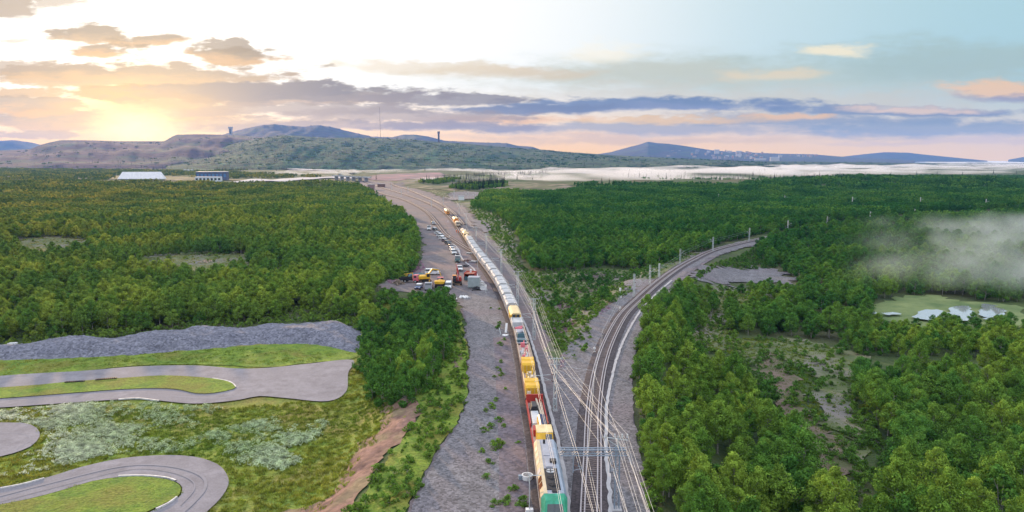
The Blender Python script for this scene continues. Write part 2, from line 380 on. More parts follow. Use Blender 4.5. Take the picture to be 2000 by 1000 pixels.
def inside(P, poly):
    x, y = P.T; c = np.zeros(len(P), bool); n = len(poly)
    for i in range(n):
        x1, y1 = poly[i]; x2, y2 = poly[(i + 1) % n]
        if y1 == y2: continue
        c ^= ((y1 > y) != (y2 > y)) & (x < (x2 - x1) * (y - y1) / (y2 - y1) + x1)
    return c
def wob(x, y, s): return np.sin(x * s + 1.7 * np.sin(y * s * .7)) * .6 + np.sin(y * s * 1.9 + x * s * 1.3) * .4
def sheet(name, pts, mat, layer, jag=.5, px=True, k=.009, bumpf=None, minstep=.8, kind='structure', smoothed=True):
    """a polygon laid over the terrain, `layer` steps above it"""
    W = [at(*p) for p in pts] if px else [np.array(p) for p in pts]
    if smoothed: W = list(catmull(W + [W[0]], 1.5)[:-1])
    out = []
    for i, p in enumerate(W):
        q = W[(i + 1) % len(W)]; s = max(minstep, k * min(np.hypot(*p), 2500)); n = max(1, int(np.linalg.norm(q - p) / s))
        for j in range(n):
            r = p + (q - p) * j / n; 
            if out and np.linalg.norm(r - out[-1]) < s * .45: continue
            out.append(r)
    E = np.array(out); rr = np.hypot(*E.T); jj = jag * np.clip(rr / 120, .6, 6)
    E = E + np.stack([wob(E[:, 0], E[:, 1], 1.1) + rng.normal(0, .5, len(E)) + wob(E[:, 1], E[:, 0], .23), wob(E[:, 1], E[:, 0], .9) + rng.normal(0, .5, len(E)) + wob(E[:, 0], E[:, 1], .19)], 1) * jj[:, None] if jag else E
    lo = E.min(0); hi = E.max(0); grid = []; y = lo[1]
    while y < hi[1]:
        s = max(minstep, k * min(max(y, 60), 2500)); xs = np.arange(lo[0], hi[0], s); grid.append(np.stack([xs + rng.uniform(-.2, .2, len(xs)) * s, np.full(len(xs), y) + rng.uniform(-.2, .2, len(xs)) * s], 1)); y += s
    G = np.concatenate(grid); G = G[inside(G, E)]
    # drop grid points hugging the edge
    pts2 = [Vector(p) for p in E] + [Vector(p) for p in G]; n = len(E)
    vs, es, fs, *_ = geometry.delaunay_2d_cdt(pts2, [(i, (i + 1) % n) for i in range(n)], [], 1, 1e-4)
    P = np.array([tuple(v) for v in vs]); z = hgt(P) + layer * .07 * (1 + np.hypot(*P.T) / 160)
    if bumpf: z = z + bumpf(P, E)
    o = mesh_obj(name, np.column_stack([P, z]), [tuple(f) for f in fs], mat, smooth=True)
    bm = bmesh.new(); bm.from_mesh(o.data); bmesh.ops.recalc_face_normals(bm, faces=bm.faces)
    if sum(f.normal.z for f in bm.faces) < 0: bmesh.ops.reverse_faces(bm, faces=bm.faces)
    bm.to_mesh(o.data); bm.free(); tag(o, kind=kind); return o

meadow = sheet('meadow', [(-500, 740), (-500, 690), (-100, 700), (120, 690), (400, 665), (600, 655), (700, 660), (715, 690), (745, 745), (790, 770), (800, 800), (760, 860), (700, 930), (640, 1010), (610, 1130), (-500, 1200)], M['meadow'], 1, .3)
sheet('grass_bank', [(-500, 735), (-300, 715), (0, 706), (240, 697), (480, 678), (600, 674), (690, 690), (682, 704), (600, 711), (520, 719), (430, 716), (340, 713), (250, 717), (130, 731), (0, 739), (-300, 760)], M['meadow_green'], 2, .2)
def ridge(P, E):
    d = np.full(len(P), 1e9)
    for a, b in zip(E, np.roll(E, -1, 0)):
        ab = b - a; t = np.clip(((P - a) @ ab) / (ab @ ab + 1e-9), 0, 1); d = np.minimum(d, np.hypot(*(P - a - t[:, None] * ab).T))
    q = smooth(0, 7, d); return q * (2.4 + .7 * wob(P[:, 0], P[:, 1], .22)) + q * rng.normal(0, .09, len(P)) - .1
rub = sheet('rubble_bank', [(-400, 700), (0, 680), (80, 671), (160, 665), (240, 660), (360, 650), (480, 643), (568, 634), (660, 634), (712, 645), (716, 672), (690, 692), (640, 682), (580, 676), (480, 677), (360, 688), (240, 698), (120, 706), (0, 708), (-400, 735)], M['rubble'], 1, .35, bumpf=ridge, minstep=.6, k=.004)
sheet('kart_track', [(-300, 765), (0, 738), (160, 728), (256, 720), (340, 717), (400, 718), (460, 723), (520, 722), (600, 714), (688, 706), (680, 732), (676, 768), (640, 787), (560, 781), (508, 777), (475, 783), (440, 788), (380, 792), (320, 787), (280, 782), (200, 786), (100, 793), (0, 800), (-300, 818), (-300, 795)], M['asphalt'], 3, .0)
sheet('grass_island', [(-300, 783), (0, 762), (80, 756), (128, 751), (224, 744), (320, 738), (400, 742), (440, 748), (460, 756), (456, 764), (420, 772), (384, 773), (352, 766), (312, 763), (240, 765), (120, 774), (0, 783), (-300, 800)], M['meadow_green'], 4, .0)
sheet('kart_track', [(-200, 985), (0, 956), (88, 938), (160, 916), (240, 899), (320, 893), (380, 896), (424, 910), (444, 932), (446, 952), (432, 976), (408, 1000), (340, 1060), (200, 1060), (290, 1006), (344, 980), (356, 964), (352, 950), (328, 940), (280, 934), (232, 936), (180, 944), (120, 962), (60, 978), (0, 990), (-200, 1030)], M['asphalt'], 3, .0)
sheet('grass_island', [(-200, 1032), (0, 992), (60, 980), (120, 964), (180, 946), (232, 938), (280, 936), (326, 942), (350, 952), (353, 964), (342, 979), (288, 1005), (200, 1058), (0, 1090), (-200, 1100)], M['meadow_green'], 4, .0)
sheet('kart_track', [(-200, 820), (0, 829), (48, 830), (72, 840), (78, 856), (60, 876), (24, 890), (0, 896), (-200, 915)], M['asphalt'], 3, .0)
def edge_d(P, E):
    d = np.full(len(P), 1e9)
    for a, b in zip(E, np.roll(E, -1, 0)):
        ab = b - a; t = np.clip(((P - a) @ ab) / (ab @ ab + 1e-9), 0, 1); d = np.minimum(d, np.hypot(*(P - a - t[:, None] * ab).T))
    return d
def hump(P, E):
    q = smooth(0, 2.5, edge_d(P, E)); return q * (.35 * wob(P[:, 0], P[:, 1], .7) + rng.normal(0, .10, len(P)) + .15) - (1 - q) * .12
sheet('grass_slope', [(890, 605), (905, 640), (911, 690), (911, 750), (901, 818), (876, 845), (844, 895), (816, 955), (796, 1000), (750, 1160), (560, 1160), (640, 1050), (700, 990), (735, 930), (770, 880), (812, 830), (812, 790), (740, 745), (700, 720), (712, 640), (760, 585), (860, 590)], M['meadow_green'], 2, .3)
sheet('dirt_slope', [(776, 776), (812, 790), (818, 816), (790, 856), (744, 896), (722, 940), (690, 980), (660, 1040), (540, 1060), (540, 1003), (600, 992), (640, 975), (664, 950), (686, 912), (696, 870), (735, 850), (750, 800)], M['dirt'], 3, .5, bumpf=hump)
# railway plateau and the gravel round it
sheet('gravel_road', [(760, 1160), (800, 1000), (820, 952), (848, 892), (880, 842), (903, 815), (912, 752), (913, 680), (905, 615), (893, 590), (860, 575), (800, 572), (742, 562), (748, 552), (790, 546), (812, 534), (822, 510), (826, 470), (812, 440), (780, 412), (735, 384), (712, 368), (700, 352), (716, 346), (765, 356), (830, 374), (868, 388), (905, 404), (930, 430), (962, 470), (1004, 530), (1040, 600), (1066, 650), (1090, 715), (1105, 760), (1120, 840), (1135, 1000), (1145, 1160)], M['yard'], 1, .35)
sheet('gravel_bed', [(770, 1160), (806, 1000), (826, 952), (854, 892), (886, 842), (906, 815), (914, 752), (915, 680), (908, 615), (902, 585), (935, 572), (965, 570), (985, 610), (1005, 680), (1018, 740), (1030, 820), (1042, 900), (1058, 1000), (1075, 1160)], M['gravel'], 2, .3)
sheet('gravel_bed', [(1095, 1160), (1100, 1000), (1095, 850), (1092, 780), (1088, 735), (1098, 700), (1130, 648), (1160, 618), (1205, 588), (1240, 570), (1275, 548), (1310, 527), (1350, 505), (1400, 485), (1475, 468), (1480, 478), (1400, 500), (1360, 524), (1330, 545), (1300, 572), (1275, 606), (1255, 640), (1240, 690), (1233, 740), (1240, 820), (1252, 900), (1272, 1000), (1300, 1160)], M['gravel'], 2, .3)
sheet('gravel_patch', [(1352, 545), (1362, 530), (1410, 522), (1480, 526), (1550, 538), (1560, 552), (1500, 556), (1440, 552), (1380, 556)], M['gravel'], 2, 1.2)
sheet('gravel_patch', [(1205, 556), (1240, 546), (1290, 548), (1268, 560), (1225, 566)], M['gravel'], 2, .8)
sheet('gravel_patch', [(880, 378), (950, 378), (955, 386), (905, 390), (870, 392)], M['gravel'], 2, .8)
sheet('gravel_patch', [(925, 432), (950, 434), (958, 448), (948, 456), (930, 446)], M['gravel'], 3, .6)
sheet('heath', [(1150, 700), (1090, 720), (1065, 650), (1040, 600), (1005, 535), (960, 470), (915, 410), (905, 396), (960, 400), (985, 430), (1005, 470), (1010, 505), (1040, 535), (1150, 530), (1300, 510), (1400, 488), (1440, 484), (1340, 520), (1260, 560), (1200, 595), (1150, 640)], M['clearing'], 1, .8)
sheet('clearing', [(1330, 590), (1400, 560), (1500, 560), (1560, 560), (1600, 580), (1450, 620), (1440, 660), (1560, 665), (1665, 688), (1660, 720), (1600, 735), (1560, 712), (1490, 718), (1420, 690), (1330, 650)], M['clearing'], 1, 1.5)
sheet('dirt_path', [(1480, 700), (1510, 690), (1545, 740), (1580, 800), (1640, 880), (1660, 945), (1610, 955), (1570, 880), (1530, 800), (1495, 750)], M['path_soil'], 2, .9)
sheet('clearing', [(1590, 700), (1665, 690), (1670, 780), (1700, 850), (1700, 900), (1650, 880), (1600, 790)], M['clearing'], 2, 1.2)
sheet('clearing', [(262, 506), (350, 496), (486, 496), (486, 528), (400, 545), (280, 538)], M['clearing'], 1, 2.2)
sheet('clearing', [(8, 472), (90, 463), (182, 470), (180, 498), (60, 508)], M['clearing'], 1, 2.2)
sheet('marsh_grass', [(1690, 612), (1720, 590), (1800, 578), (1880, 590), (2000, 600), (2000, 650), (1900, 662), (1750, 640)], material('marsh_grass', (.19, .23, .09), (.09, .14, .05), .1, 1, .1, 1), 1, 1.2)
water = material('pond_water', (.5, .52, .55), (.42, .45, .48), .1, .06, spec=1.0, metal=.55)
for q_ in ([(1703, 617), (1710, 613), (1718, 616), (1712, 619)], [(1724, 616), (1740, 613), (1762, 616), (1748, 620), (1730, 619)], [(1782, 622), (1800, 613), (1822, 610), (1845, 614), (1842, 626), (1815, 630), (1792, 628)], [(1851, 618), (1862, 606), (1885, 602), (1899, 608), (1900, 626), (1880, 634), (1858, 632)], [(1908, 612), (1925, 601), (1948, 602), (1955, 616), (1948, 630), (1920, 630)]): sheet('pond', q_, water, 5, .35)
sheet('heath', [(-200, 338), (300, 345), (560, 352), (700, 345), (690, 356), (560, 358), (400, 352), (100, 350)], M['heath'], 1, 1)
sheet('heath', [(700, 345), (900, 350), (1000, 356), (1130, 372), (1000, 376), (860, 372), (760, 358)], M['heath'], 1, 1)
sheet('red_field', [(712, 349), (745, 342), (850, 338), (865, 342), (860, 347), (790, 352), (740, 354)], M['red_field'], 2, 1)
sheet('road', [(455, 357), (540, 352), (620, 348), (690, 346), (700, 349), (620, 351), (540, 356), (460, 361)], M['concrete'], 3, 0)
sheet('road', [(360, 325), (450, 326), (620, 333), (620, 334), (450, 328), (360, 327)], M['concrete'], 3, 0)

# hills: silhouettes with their own distance and height
def elev(py, Y): return H - Y * math.tan(math.atan((py - 500) / F) + PITCH)
def hill(name, sil, Yr, Yb, zb, mat, rough=.03, nT=26, nA=220, back=1.6, seed=1, shelf=0.0):
    xs = np.array([p[0] for p in sil], float); ys = np.array([p[1] for p in sil], float)
    P = np.linspace(xs[0], xs[-1], nA); S = np.interp(P, xs, ys); V = []; 
    r2 = np.random.default_rng(seed); ph = r2.uniform(0, 6, 12)
    T = np.linspace(0, back, nT)
    for t in T:
        for p, s in zip(P, S):
            u = (p - 1000) / F; top = elev(s, Yr); Y = Yb + (Yr - Yb) * t
            e = min(1.0, 6 * (p - xs[0]) / (xs[-1] - xs[0]), 6 * (xs[-1] - p) / (xs[-1] - xs[0])); 
            w = (t ** .85) if t <= 1 else max(0, 1 - ((t - 1) / (back - 1)) ** 1.5)
            if shelf: w = w + shelf * math.sin(w * 19) / 19 * (1 if t < 1 else 0)
            n = 0.0
            if 0 < t < 1.0:
                k = p * .02
                n = (math.sin(k * 1.1 + t * 5 + ph[0]) + .6 * math.sin(k * 2.7 - t * 9 + ph[1]) + .5 * math.sin(k * 5.3 + t * 14 + ph[2]) + .3 * math.sin(k * 11 - t * 23 + ph[3])) * rough * (1 - t) * t * 3
            wn = .012 * math.sin(p * .35 + ph[4]) + .008 * math.sin(p * .9 + ph[5]) if t <= 1 else 0
            z = zb + (top - zb) * max(0, w + n + wn * w * max(0, min(1, t * 5 - 4)))
            V.append((u * Y, Y, z))
    n = nA; fs = [(j * n + i, j * n + i + 1, (j + 1) * n + i + 1, (j + 1) * n + i) for j in range(nT - 1) for i in range(n - 1)]
    o = mesh_obj(name, V, fs, mat, smooth=True); tag(o, kind='structure'); return o
M['hill_blue'] = material('hill_rock', (.07, .065, .085), (.03, .032, .045), .012, 1, 4, .03, c3=(.05, .07, .045), s3=.004)
M['hill_mauve'] = material('hill_spoil', (.085, .05, .055), (.04, .026, .032), .01, 1, 6, .03, c3=(.07, .08, .05), s3=.004)
M['hill_green'] = material('hill_forest', (.035, .078, .030), (.010, .028, .014), .012, 1, 6, .12, c3=(.07, .095, .04), s3=.005, speck=(.05, .65))
hill('hills', [(-300, 292), (-100, 280), (0, 275), (40, 273), (75, 278), (100, 285), (140, 296)], 12500, 10000, -5, M['hill_blue'], seed=2)
hill('mountain', [(380, 285), (420, 268), (440, 263), (470, 254), (500, 247), (520, 243), (545, 241), (570, 244), (600, 246), (625, 243), (650, 246), (680, 254), (705, 260), (730, 266), (770, 267), (790, 262), (815, 262), (840, 266), (870, 274), (930, 277), (990, 279), (1010, 284), (1040, 286), (1055, 292), (1090, 300)], 8200, 5200, -5, M['hill_blue'], seed=3, rough=.05)
hill('hills', [(-400, 300), (-100, 300), (0, 294), (70, 291), (88, 283), (110, 277), (130, 273), (180, 273), (240, 275), (330, 275), (345, 266), (355, 262), (400, 261), (440, 262), (480, 264), (540, 270), (600, 285), (640, 300)], 5600, 3300, -5, M['hill_mauve'], seed=4, rough=.05, shelf=.6)
hill('wooded_hill', [(330, 312), (380, 300), (430, 288), (480, 276), (530, 266), (560, 263), (640, 268), (740, 269), (800, 271), (860, 277), (900, 279), (1000, 288), (1060, 292), (1100, 296), (1200, 303), (1320, 309), (1420, 313), (1520, 318)], 4700, 2900, -5, M['hill_green'], seed=5, rough=.05)
hill('mountain', [(1130, 306), (1190, 297), (1225, 287), (1245, 282), (1262, 276), (1280, 279), (1300, 280), (1330, 284), (1360, 289), (1385, 293), (1420, 296), (1470, 298), (1520, 300), (1580, 301), (1640, 306), (1700, 309), (1780, 313)], 10000, 7500, -5, M['hill_blue'], seed=6, rough=.04)
hill('hills', [(1560, 314), (1620, 308), (1680, 301), (1720, 297), (1765, 298), (1800, 302), (1850, 307), (1920, 314)], 12800, 11500, -5, M['hill_blue'], seed=8)
hill('hills', [(1960, 312), (1985, 307), (2030, 303), (2150, 303), (2300, 309)], 12800, 11500, -5, M['hill_blue'], seed=9)
hill('wooded_hill', [(900, 312), (1050, 308), (1200, 309), (1350, 312), (1500, 315), (1700, 317), (1850, 320), (2000, 323), (2300, 325)], 5200, 3900, -5, M['hill_green'], seed=10, rough=.0)
# ------------------------------------------------------------------ vegetation
def leaf_mat(name, ca, cb, cc, trans=.2):
    """leaves: tone by tree, by clump and by a slow drift over the land"""
    m = bpy.data.materials.new(name); m.use_nodes = True; t = m.node_tree; N = t.nodes; L = t.links; N.clear()
    out = N.new('ShaderNodeOutputMaterial'); oi = N.new('ShaderNodeObjectInfo'); ge = N.new('ShaderNodeNewGeometry')
    n1 = N.new('ShaderNodeTexNoise'); n1.inputs['Scale'].default_value = .9; n1.inputs['Detail'].default_value = 3; L.new(ge.outputs['Position'], n1.inputs['Vector'])
    n2 = N.new('ShaderNodeTexNoise'); n2.inputs['Scale'].default_value = .022; n2.inputs['Detail'].default_value = 4; L.new(ge.outputs['Position'], n2.inputs['Vector'])
    a = N.new('ShaderNodeMix'); a.data_type = 'RGBA'; L.new(oi.outputs['Random'], a.inputs[0]); a.inputs[6].default_value = (*ca, 1); a.inputs[7].default_value = (*cb, 1)
    r2 = N.new('ShaderNodeMapRange'); r2.inputs[1].default_value = .42; r2.inputs[2].default_value = .62; L.new(n2.outputs['Fac'], r2.inputs[0])
    b = N.new('ShaderNodeMix'); b.data_type = 'RGBA'; L.new(r2.outputs[0], b.inputs[0]); L.new(a.outputs[2], b.inputs[6]); b.inputs[7].default_value = (*cc, 1)
    sx = N.new('ShaderNodeSeparateXYZ'); L.new(ge.outputs['Position'], sx.inputs[0])
    r1 = N.new('ShaderNodeMapRange'); r1.inputs[1].default_value = .3; r1.inputs[2].default_value = .7; r1.inputs[3].default_value = .5; r1.inputs[4].default_value = 1.6; L.new(n1.outputs['Fac'], r1.inputs[0])
    s = N.new('ShaderNodeVectorMath'); s.operation = 'SCALE'; L.new(b.outputs[2], s.inputs[0]); L.new(r1.outputs[0], s.inputs['Scale'])
    # leaves west of the railway are more olive than those on the east
    ww = N.new('ShaderNodeMapRange'); ww.inputs[1].default_value = -20; ww.inputs[2].default_value = -420; L.new(sx.outputs[0], ww.inputs[0])
    w = N.new('ShaderNodeMix'); w.data_type = 'RGBA'; w.blend_type = 'MULTIPLY'; L.new(ww.outputs[0], w.inputs[0]); L.new(s.outputs[0], w.inputs[6]); w.inputs[7].default_value = (1.75, 1.02, 1.35, 1)
    # east of the railway, farther back, leaves are darker and deeper green
    e1 = N.new('ShaderNodeMapRange'); e1.inputs[1].default_value = -10; e1.inputs[2].default_value = 30; L.new(sx.outputs[0], e1.inputs[0])
    e2 = N.new('ShaderNodeMapRange'); e2.inputs[1].default_value = 150; e2.inputs[2].default_value = 380; L.new(sx.outputs[1], e2.inputs[0])
    em = N.new('ShaderNodeMath'); em.operation = 'MULTIPLY'; L.new(e1.outputs[0], em.inputs[0]); L.new(e2.outputs[0], em.inputs[1])
    w2_ = N.new('ShaderNodeMix'); w2_.data_type = 'RGBA'; w2_.blend_type = 'MULTIPLY'; L.new(em.outputs[0], w2_.inputs[0]); L.new(w.outputs[2], w2_.inputs[6]); w2_.inputs[7].default_value = (.50, .72, .84, 1); w = w2_
    d = N.new('ShaderNodeBsdfDiffuse'); L.new(w.outputs[2], d.inputs[0])
    tr = N.new('ShaderNodeBsdfTranslucent'); L.new(w.outputs[2], tr.inputs[0])
    mx = N.new('ShaderNodeMixShader'); mx.inputs[0].default_value = trans; L.new(d.outputs[0], mx.inputs[1]); L.new(tr.outputs[0], mx.inputs[2]); L.new(mx.outputs[0], out.inputs['Surface'])
    return m
M['birch_leaf'] = leaf_mat('birch_leaves', (.09, .195, .030), (.245, .35, .05), (.076, .192, .038))
M['willow_leaf'] = leaf_mat('willow_leaves', (.055, .15, .030), (.10, .21, .034), (.045, .13, .028))
M['bush_leaf'] = leaf_mat('bush_leaves', (.11, .21, .03), (.17, .27, .04), (.08, .17, .035))
M['spruce_leaf'] = leaf_mat('spruce_needles', (.018, .045, .022), (.026, .058, .026), (.016, .04, .022), .1)
M['flower'] = leaf_mat('fireweed_flowers', (.34, .14, .26), (.28, .16, .24), (.30, .18, .22), .3)
M['tuft'] = leaf_mat('grass_blades', (.19, .25, .03), (.25, .25, .05), (.12, .20, .03), .4)
M['umbel'] = leaf_mat('pale_umbels', (.56, .64, .48), (.44, .54, .36), (.32, .44, .24), .4)
M['bark'] = material('birch_bark', (.42, .40, .37), (.16, .14, .13), 4, .9)
M['dark_bark'] = material('spruce_bark', (.08, .06, .05), (.05, .04, .035), 4, .9)
def leaves(centres, radii, n, size, r, flat_=.55, up=.35):
    """n small leaf faces spread over the skins of the given clumps"""
    c = r.integers(0, len(centres), n); d = r.normal(size=(n, 3)); d /= np.linalg.norm(d, axis=1)[:, None]
    rad_ = radii[c] * (r.uniform(.35, 1.0, n) ** .6); P = centres[c] + d * rad_[:, None] * np.array([1, 1, .8])
    nrm = d + r.normal(0, .55, (n, 3)) + np.array([0, 0, up]); nrm /= np.linalg.norm(nrm, axis=1)[:, None]
    a = np.cross(nrm, r.normal(size=(n, 3))); a /= np.linalg.norm(a, axis=1)[:, None]; b = np.cross(nrm, a)
    s = size * r.uniform(.6, 1.3, n)[:, None]; q = np.stack([P - a * s, P - b * s * flat_, P + a * s, P + b * s * flat_], 1)
    return q.reshape(-1, 3)
def quad_mesh(name, V, mat):
    n = len(V) // 4; me = bpy.data.meshes.new(name); me.vertices.add(len(V)); me.vertices.foreach_set('co', V.ravel())
    me.loops.add(len(V)); me.polygons.add(n); me.loops.foreach_set('vertex_index', np.arange(len(V))); me.polygons.foreach_set('loop_start', np.arange(n) * 4)
    me.polygons.foreach_set('loop_total', np.full(n, 4)); me.update(calc_edges=True); me.materials.append(mat); return me
def join_mesh(name, parts, mats):
    """parts: (verts, faces, material index) joined into one mesh"""
    v = []; f = []; mi = []
    for V, Fc, k in parts:
        o = len(v); v += [tuple(p) for p in V]; f += [tuple(i + o for i in q) for q in Fc]; mi += [k] * len(Fc)
    me = bpy.data.meshes.new(name); me.from_pydata(v, [], f); me.update()
    for m in mats: me.materials.append(m)
    me.polygons.foreach_set('material_index', mi); return me
def broadleaf(seed, h=7.0, w=2.3, nleaf=1500, size=.13, nclump=15, low=.22, mat='birch_leaf', stems=1):
    r = np.random.default_rng(seed); tb = MB(); cs = []; rs = []
    for s in range(stems):
        a0 = r.uniform(0, 6.28); lean = r.uniform(.02, .09) * (1 if stems == 1 else 2.2); hh = h * r.uniform(.85, 1)
        top = np.array([math.cos(a0) * lean * hh, math.sin(a0) * lean * hh, hh * .93]); pts = [top * t + np.array([0, 0, 0]) + r.normal(0, .05, 3) * (t > 0) * (t < 1) for t in (0, .25, .5, .75, 1)]
        for i in range(4): tb.bar(pts[i], pts[i + 1], .11 * (1 - i * .23) * h / 7, 6, 0, .11 * (1 - (i + 1) * .23) * h / 7)
        for k in range(nclump // stems):
            t = low + (1 - low) * (k + r.uniform(0, 1)) / (nclump / stems); b0 = top * (t * .85)
            prof = math.sin(math.pi * min(1, (t - low) / (1 - low) * .86 + .12)) ** .7
            az = k * 2.4 + r.uniform(-.4, .4); rr = w * prof * r.uniform(.35, .85)
            e = b0 + np.array([math.cos(az) * rr, math.sin(az) * rr, h * .1 * r.uniform(.3, 1.2)])
            tb.bar(b0, e, .035, 4, 0, .012); cs.append(e); rs.append(w * r.uniform(.34, .5) * (.6 + .4 * prof))
        cs.append(top + np.array([0, 0, -.1])); rs.append(w * .3)
    cr = quad_mesh('crown', leaves(np.array(cs), np.array(rs), nleaf, size, r), M[mat])
    tm = bpy.data.meshes.new('trunk'); tm.from_pydata(tb.v, [], tb.f); tm.update(); tm.materials.append(M['bark'])
    return cr, tm
def spruce(seed, h=9.0, w=1.3, n=700):
    r = np.random.default_rng(seed); tb = MB(); tb.bar((0, 0, 0), (0, 0, h * .97), .12, 6, 0, .02)
    t = r.uniform(.1, 1, n) ** .9; az = r.uniform(0, 6.28, n); tier = .75 + .25 * np.abs(np.sin(t * 40)); rr = w * (1.02 - t) * tier * r.uniform(.25, 1, n) ** .5
    P = np.stack([np.cos(az) * rr, np.sin(az) * rr, t * h - rr * .25], 1); d = np.stack([np.cos(az), np.sin(az), -.35 + 0 * az], 1); s = .30 * r.uniform(.6, 1.3, n)[:, None] * (1.15 - t)[:, None]
    b = np.cross(d, np.array([0, 0, 1.0])) + r.normal(0, .25, (n, 3)); q = np.stack([P - d * s, P - b * s * .5, P + d * s, P + b * s * .5], 1).reshape(-1, 3)
    cr = quad_mesh('crown', q, M['spruce_leaf']); tm = bpy.data.meshes.new('trunk'); tm.from_pydata(tb.v, [], tb.f); tm.update(); tm.materials.append(M['dark_bark']); return cr, tm
BIRCH = [broadleaf(11, 6.6, 2.3, 4600, nclump=20), broadleaf(12, 7.4, 2.4, 5000, low=.22, nclump=22), broadleaf(13, 5.6, 2.3, 4400, low=.12, stems=2, nclump=20), broadleaf(14, 6.6, 2.8, 5600, stems=3, nclump=27), broadleaf(15, 6.0, 1.9, 3800, low=.15, nclump=18), broadleaf(16, 7.9, 2.1, 4600, low=.25, nclump=22)]
WILLOW = [broadleaf(21, 4.6, 2.6, 1900, .19, 18, .06, 'willow_leaf', 3), broadleaf(22, 5.2, 2.3, 1900, .19, 17, .06, 'willow_leaf', 3), broadleaf(23, 4.0, 2.2, 1500, .18, 15, .05, 'willow_leaf', 2)]
SPRUCE = [spruce(31), spruce(32, 8, 1.1), spruce(33, 10.5, 1.5)]
BUSH = [broadleaf(s, 1.5, 1.0, 420, .13, 9, .05, 'bush_leaf', 3) for s in (41, 42, 43)]
FWEED = [quad_mesh('flowers', np.concatenate([leaves(np.array([[0, 0, .3], [.5, .2, .3], [-.4, .3, .25]]), np.array([.5, .45, .4]), 120, .10, np.random.default_rng(51))]), M['flower'])]
def tufts(seed, n, w, h, mat, n2=0, mat2=None):
    r = np.random.default_rng(seed); x = r.uniform(-w, w, (n, 2)); hh = h * r.uniform(.5, 1.2, n); l = r.normal(0, .3, (n, 2)) * h; s = .035 + .03 * r.uniform(size=n)
    a = r.uniform(0, 3.14, n); c = np.stack([np.cos(a), np.sin(a), 0 * a], 1) * s[:, None]; B = np.column_stack([x, 0 * a]); T = np.column_stack([x + l, hh])
    return quad_mesh('tuft', np.stack([B - c, B + c, T + c * .4, T - c * .4], 1).reshape(-1, 3), M[mat])
TUFT = [tufts(61, 60, .55, .38, 'tuft'), tufts(62, 60, .55, .28, 'tuft')]
UMB = [quad_mesh('umbel', leaves(np.array([[0, 0, .35], [.5, .3, .3], [-.4, .4, .35], [.1, -.5, .3]]), np.array([.35] * 4), 60, .09, np.random.default_rng(63), 1.0, 2.0), M['umbel'])]
def patch(seed, n, w, h0, mat, leafn, size):
    """a clump of several crowns as one mesh, for woods far off"""
    r = np.random.default_rng(seed); cs = []; rs = []
    for i in range(n):
        x, y = r.uniform(-w, w, 2); h = h0 * r.uniform(.75, 1.15)
        for k in range(4): cs.append((x + r.normal(0, .7), y + r.normal(0, .7), h * (.35 + .19 * k))); rs.append(1.55 - .22 * k)
    return quad_mesh('canopy', leaves(np.array(cs), np.array(rs), leafn, size, r), M[mat])
PATCH = [patch(71, 9, 5.5, 6.6, 'birch_leaf', 1500, .42), patch(72, 9, 5.5, 6.2, 'birch_leaf', 1500, .42), patch(73, 8, 5.5, 6.0, 'willow_leaf', 1300, .42)]
FARP = [patch(74, 12, 11, 7, 'birch_leaf', 650, .95), patch(75, 12, 11, 7, 'birch_leaf', 650, .95), patch(76, 12, 11, 7.5, 'willow_leaf', 650, .95)]

def scatter(name, P, protos, scale, rz=None, kindidx=None, label=None):
    """ONE object: points on the ground that carry copies of the given meshes"""
    n = len(P); me = bpy.data.meshes.new(name); me.vertices.add(n); me.vertices.foreach_set('co', np.asarray(P, float).ravel())
    for an, ty, val in (('sc', 'FLOAT', scale), ('rz', 'FLOAT', rz if rz is not None else rng.uniform(0, 6.28, n)), ('ki', 'INT', kindidx if kindidx is not None else rng.integers(0, len(protos), n))):
        at_ = me.attributes.new(an, ty, 'POINT'); at_.data.foreach_set('value', np.asarray(val, np.int32 if ty == 'INT' else np.float32))
    me.update(); o = bpy.data.objects.new(name, me); C.objects.link(o)
    col = bpy.data.collections.new(name + '_shapes')
    for i, p in enumerate(protos):
        q = bpy.data.objects.new('%s_shape_%02d' % (name, i), p); col.objects.link(q)
    ng = bpy.data.node_groups.new(name, 'GeometryNodeTree'); ng.interface.new_socket('Geometry', in_out='INPUT', socket_type='NodeSocketGeometry'); ng.interface.new_socket('Geometry', in_out='OUTPUT', socket_type='NodeSocketGeometry')
    N = ng.nodes; L = ng.links; gi = N.new('NodeGroupInput'); go = N.new('NodeGroupOutput'); ip = N.new('GeometryNodeInstanceOnPoints'); ci = N.new('GeometryNodeCollectionInfo')
    ci.inputs['Collection'].default_value = col; ci.inputs['Separate Children'].default_value = True; ci.inputs['Reset Children'].default_value = True
    def attr(nm, ty):
        a = N.new('GeometryNodeInputNamedAttribute'); a.data_type = ty; a.inputs['Name'].default_value = nm; return a.outputs['Attribute']
    mp = N.new('GeometryNodeMeshToPoints'); L.new(gi.outputs[0], mp.inputs['Mesh']); L.new(mp.outputs[0], ip.inputs['Points']); L.new(ci.outputs[0], ip.inputs['Instance']); ip.inputs['Pick Instance'].default_value = True
    L.new(attr('ki', 'INT'), ip.inputs['Instance Index']); cx = N.new('ShaderNodeCombineXYZ'); L.new(attr('rz', 'FLOAT'), cx.inputs[2]); er = N.new('FunctionNodeEulerToRotation'); L.new(cx.outputs[0], er.inputs[0]); L.new(er.outputs[0], ip.inputs['Rotation'])
    L.new(attr('sc', 'FLOAT'), ip.inputs['Scale']); L.new(ip.outputs[0], go.inputs[0])
    md = o.modifiers.new('scatter', 'NODES'); md.node_group = ng
    tag(o, label=label, kind='stuff'); return o
def poly(pts): return np.array([at(*p) for p in pts])
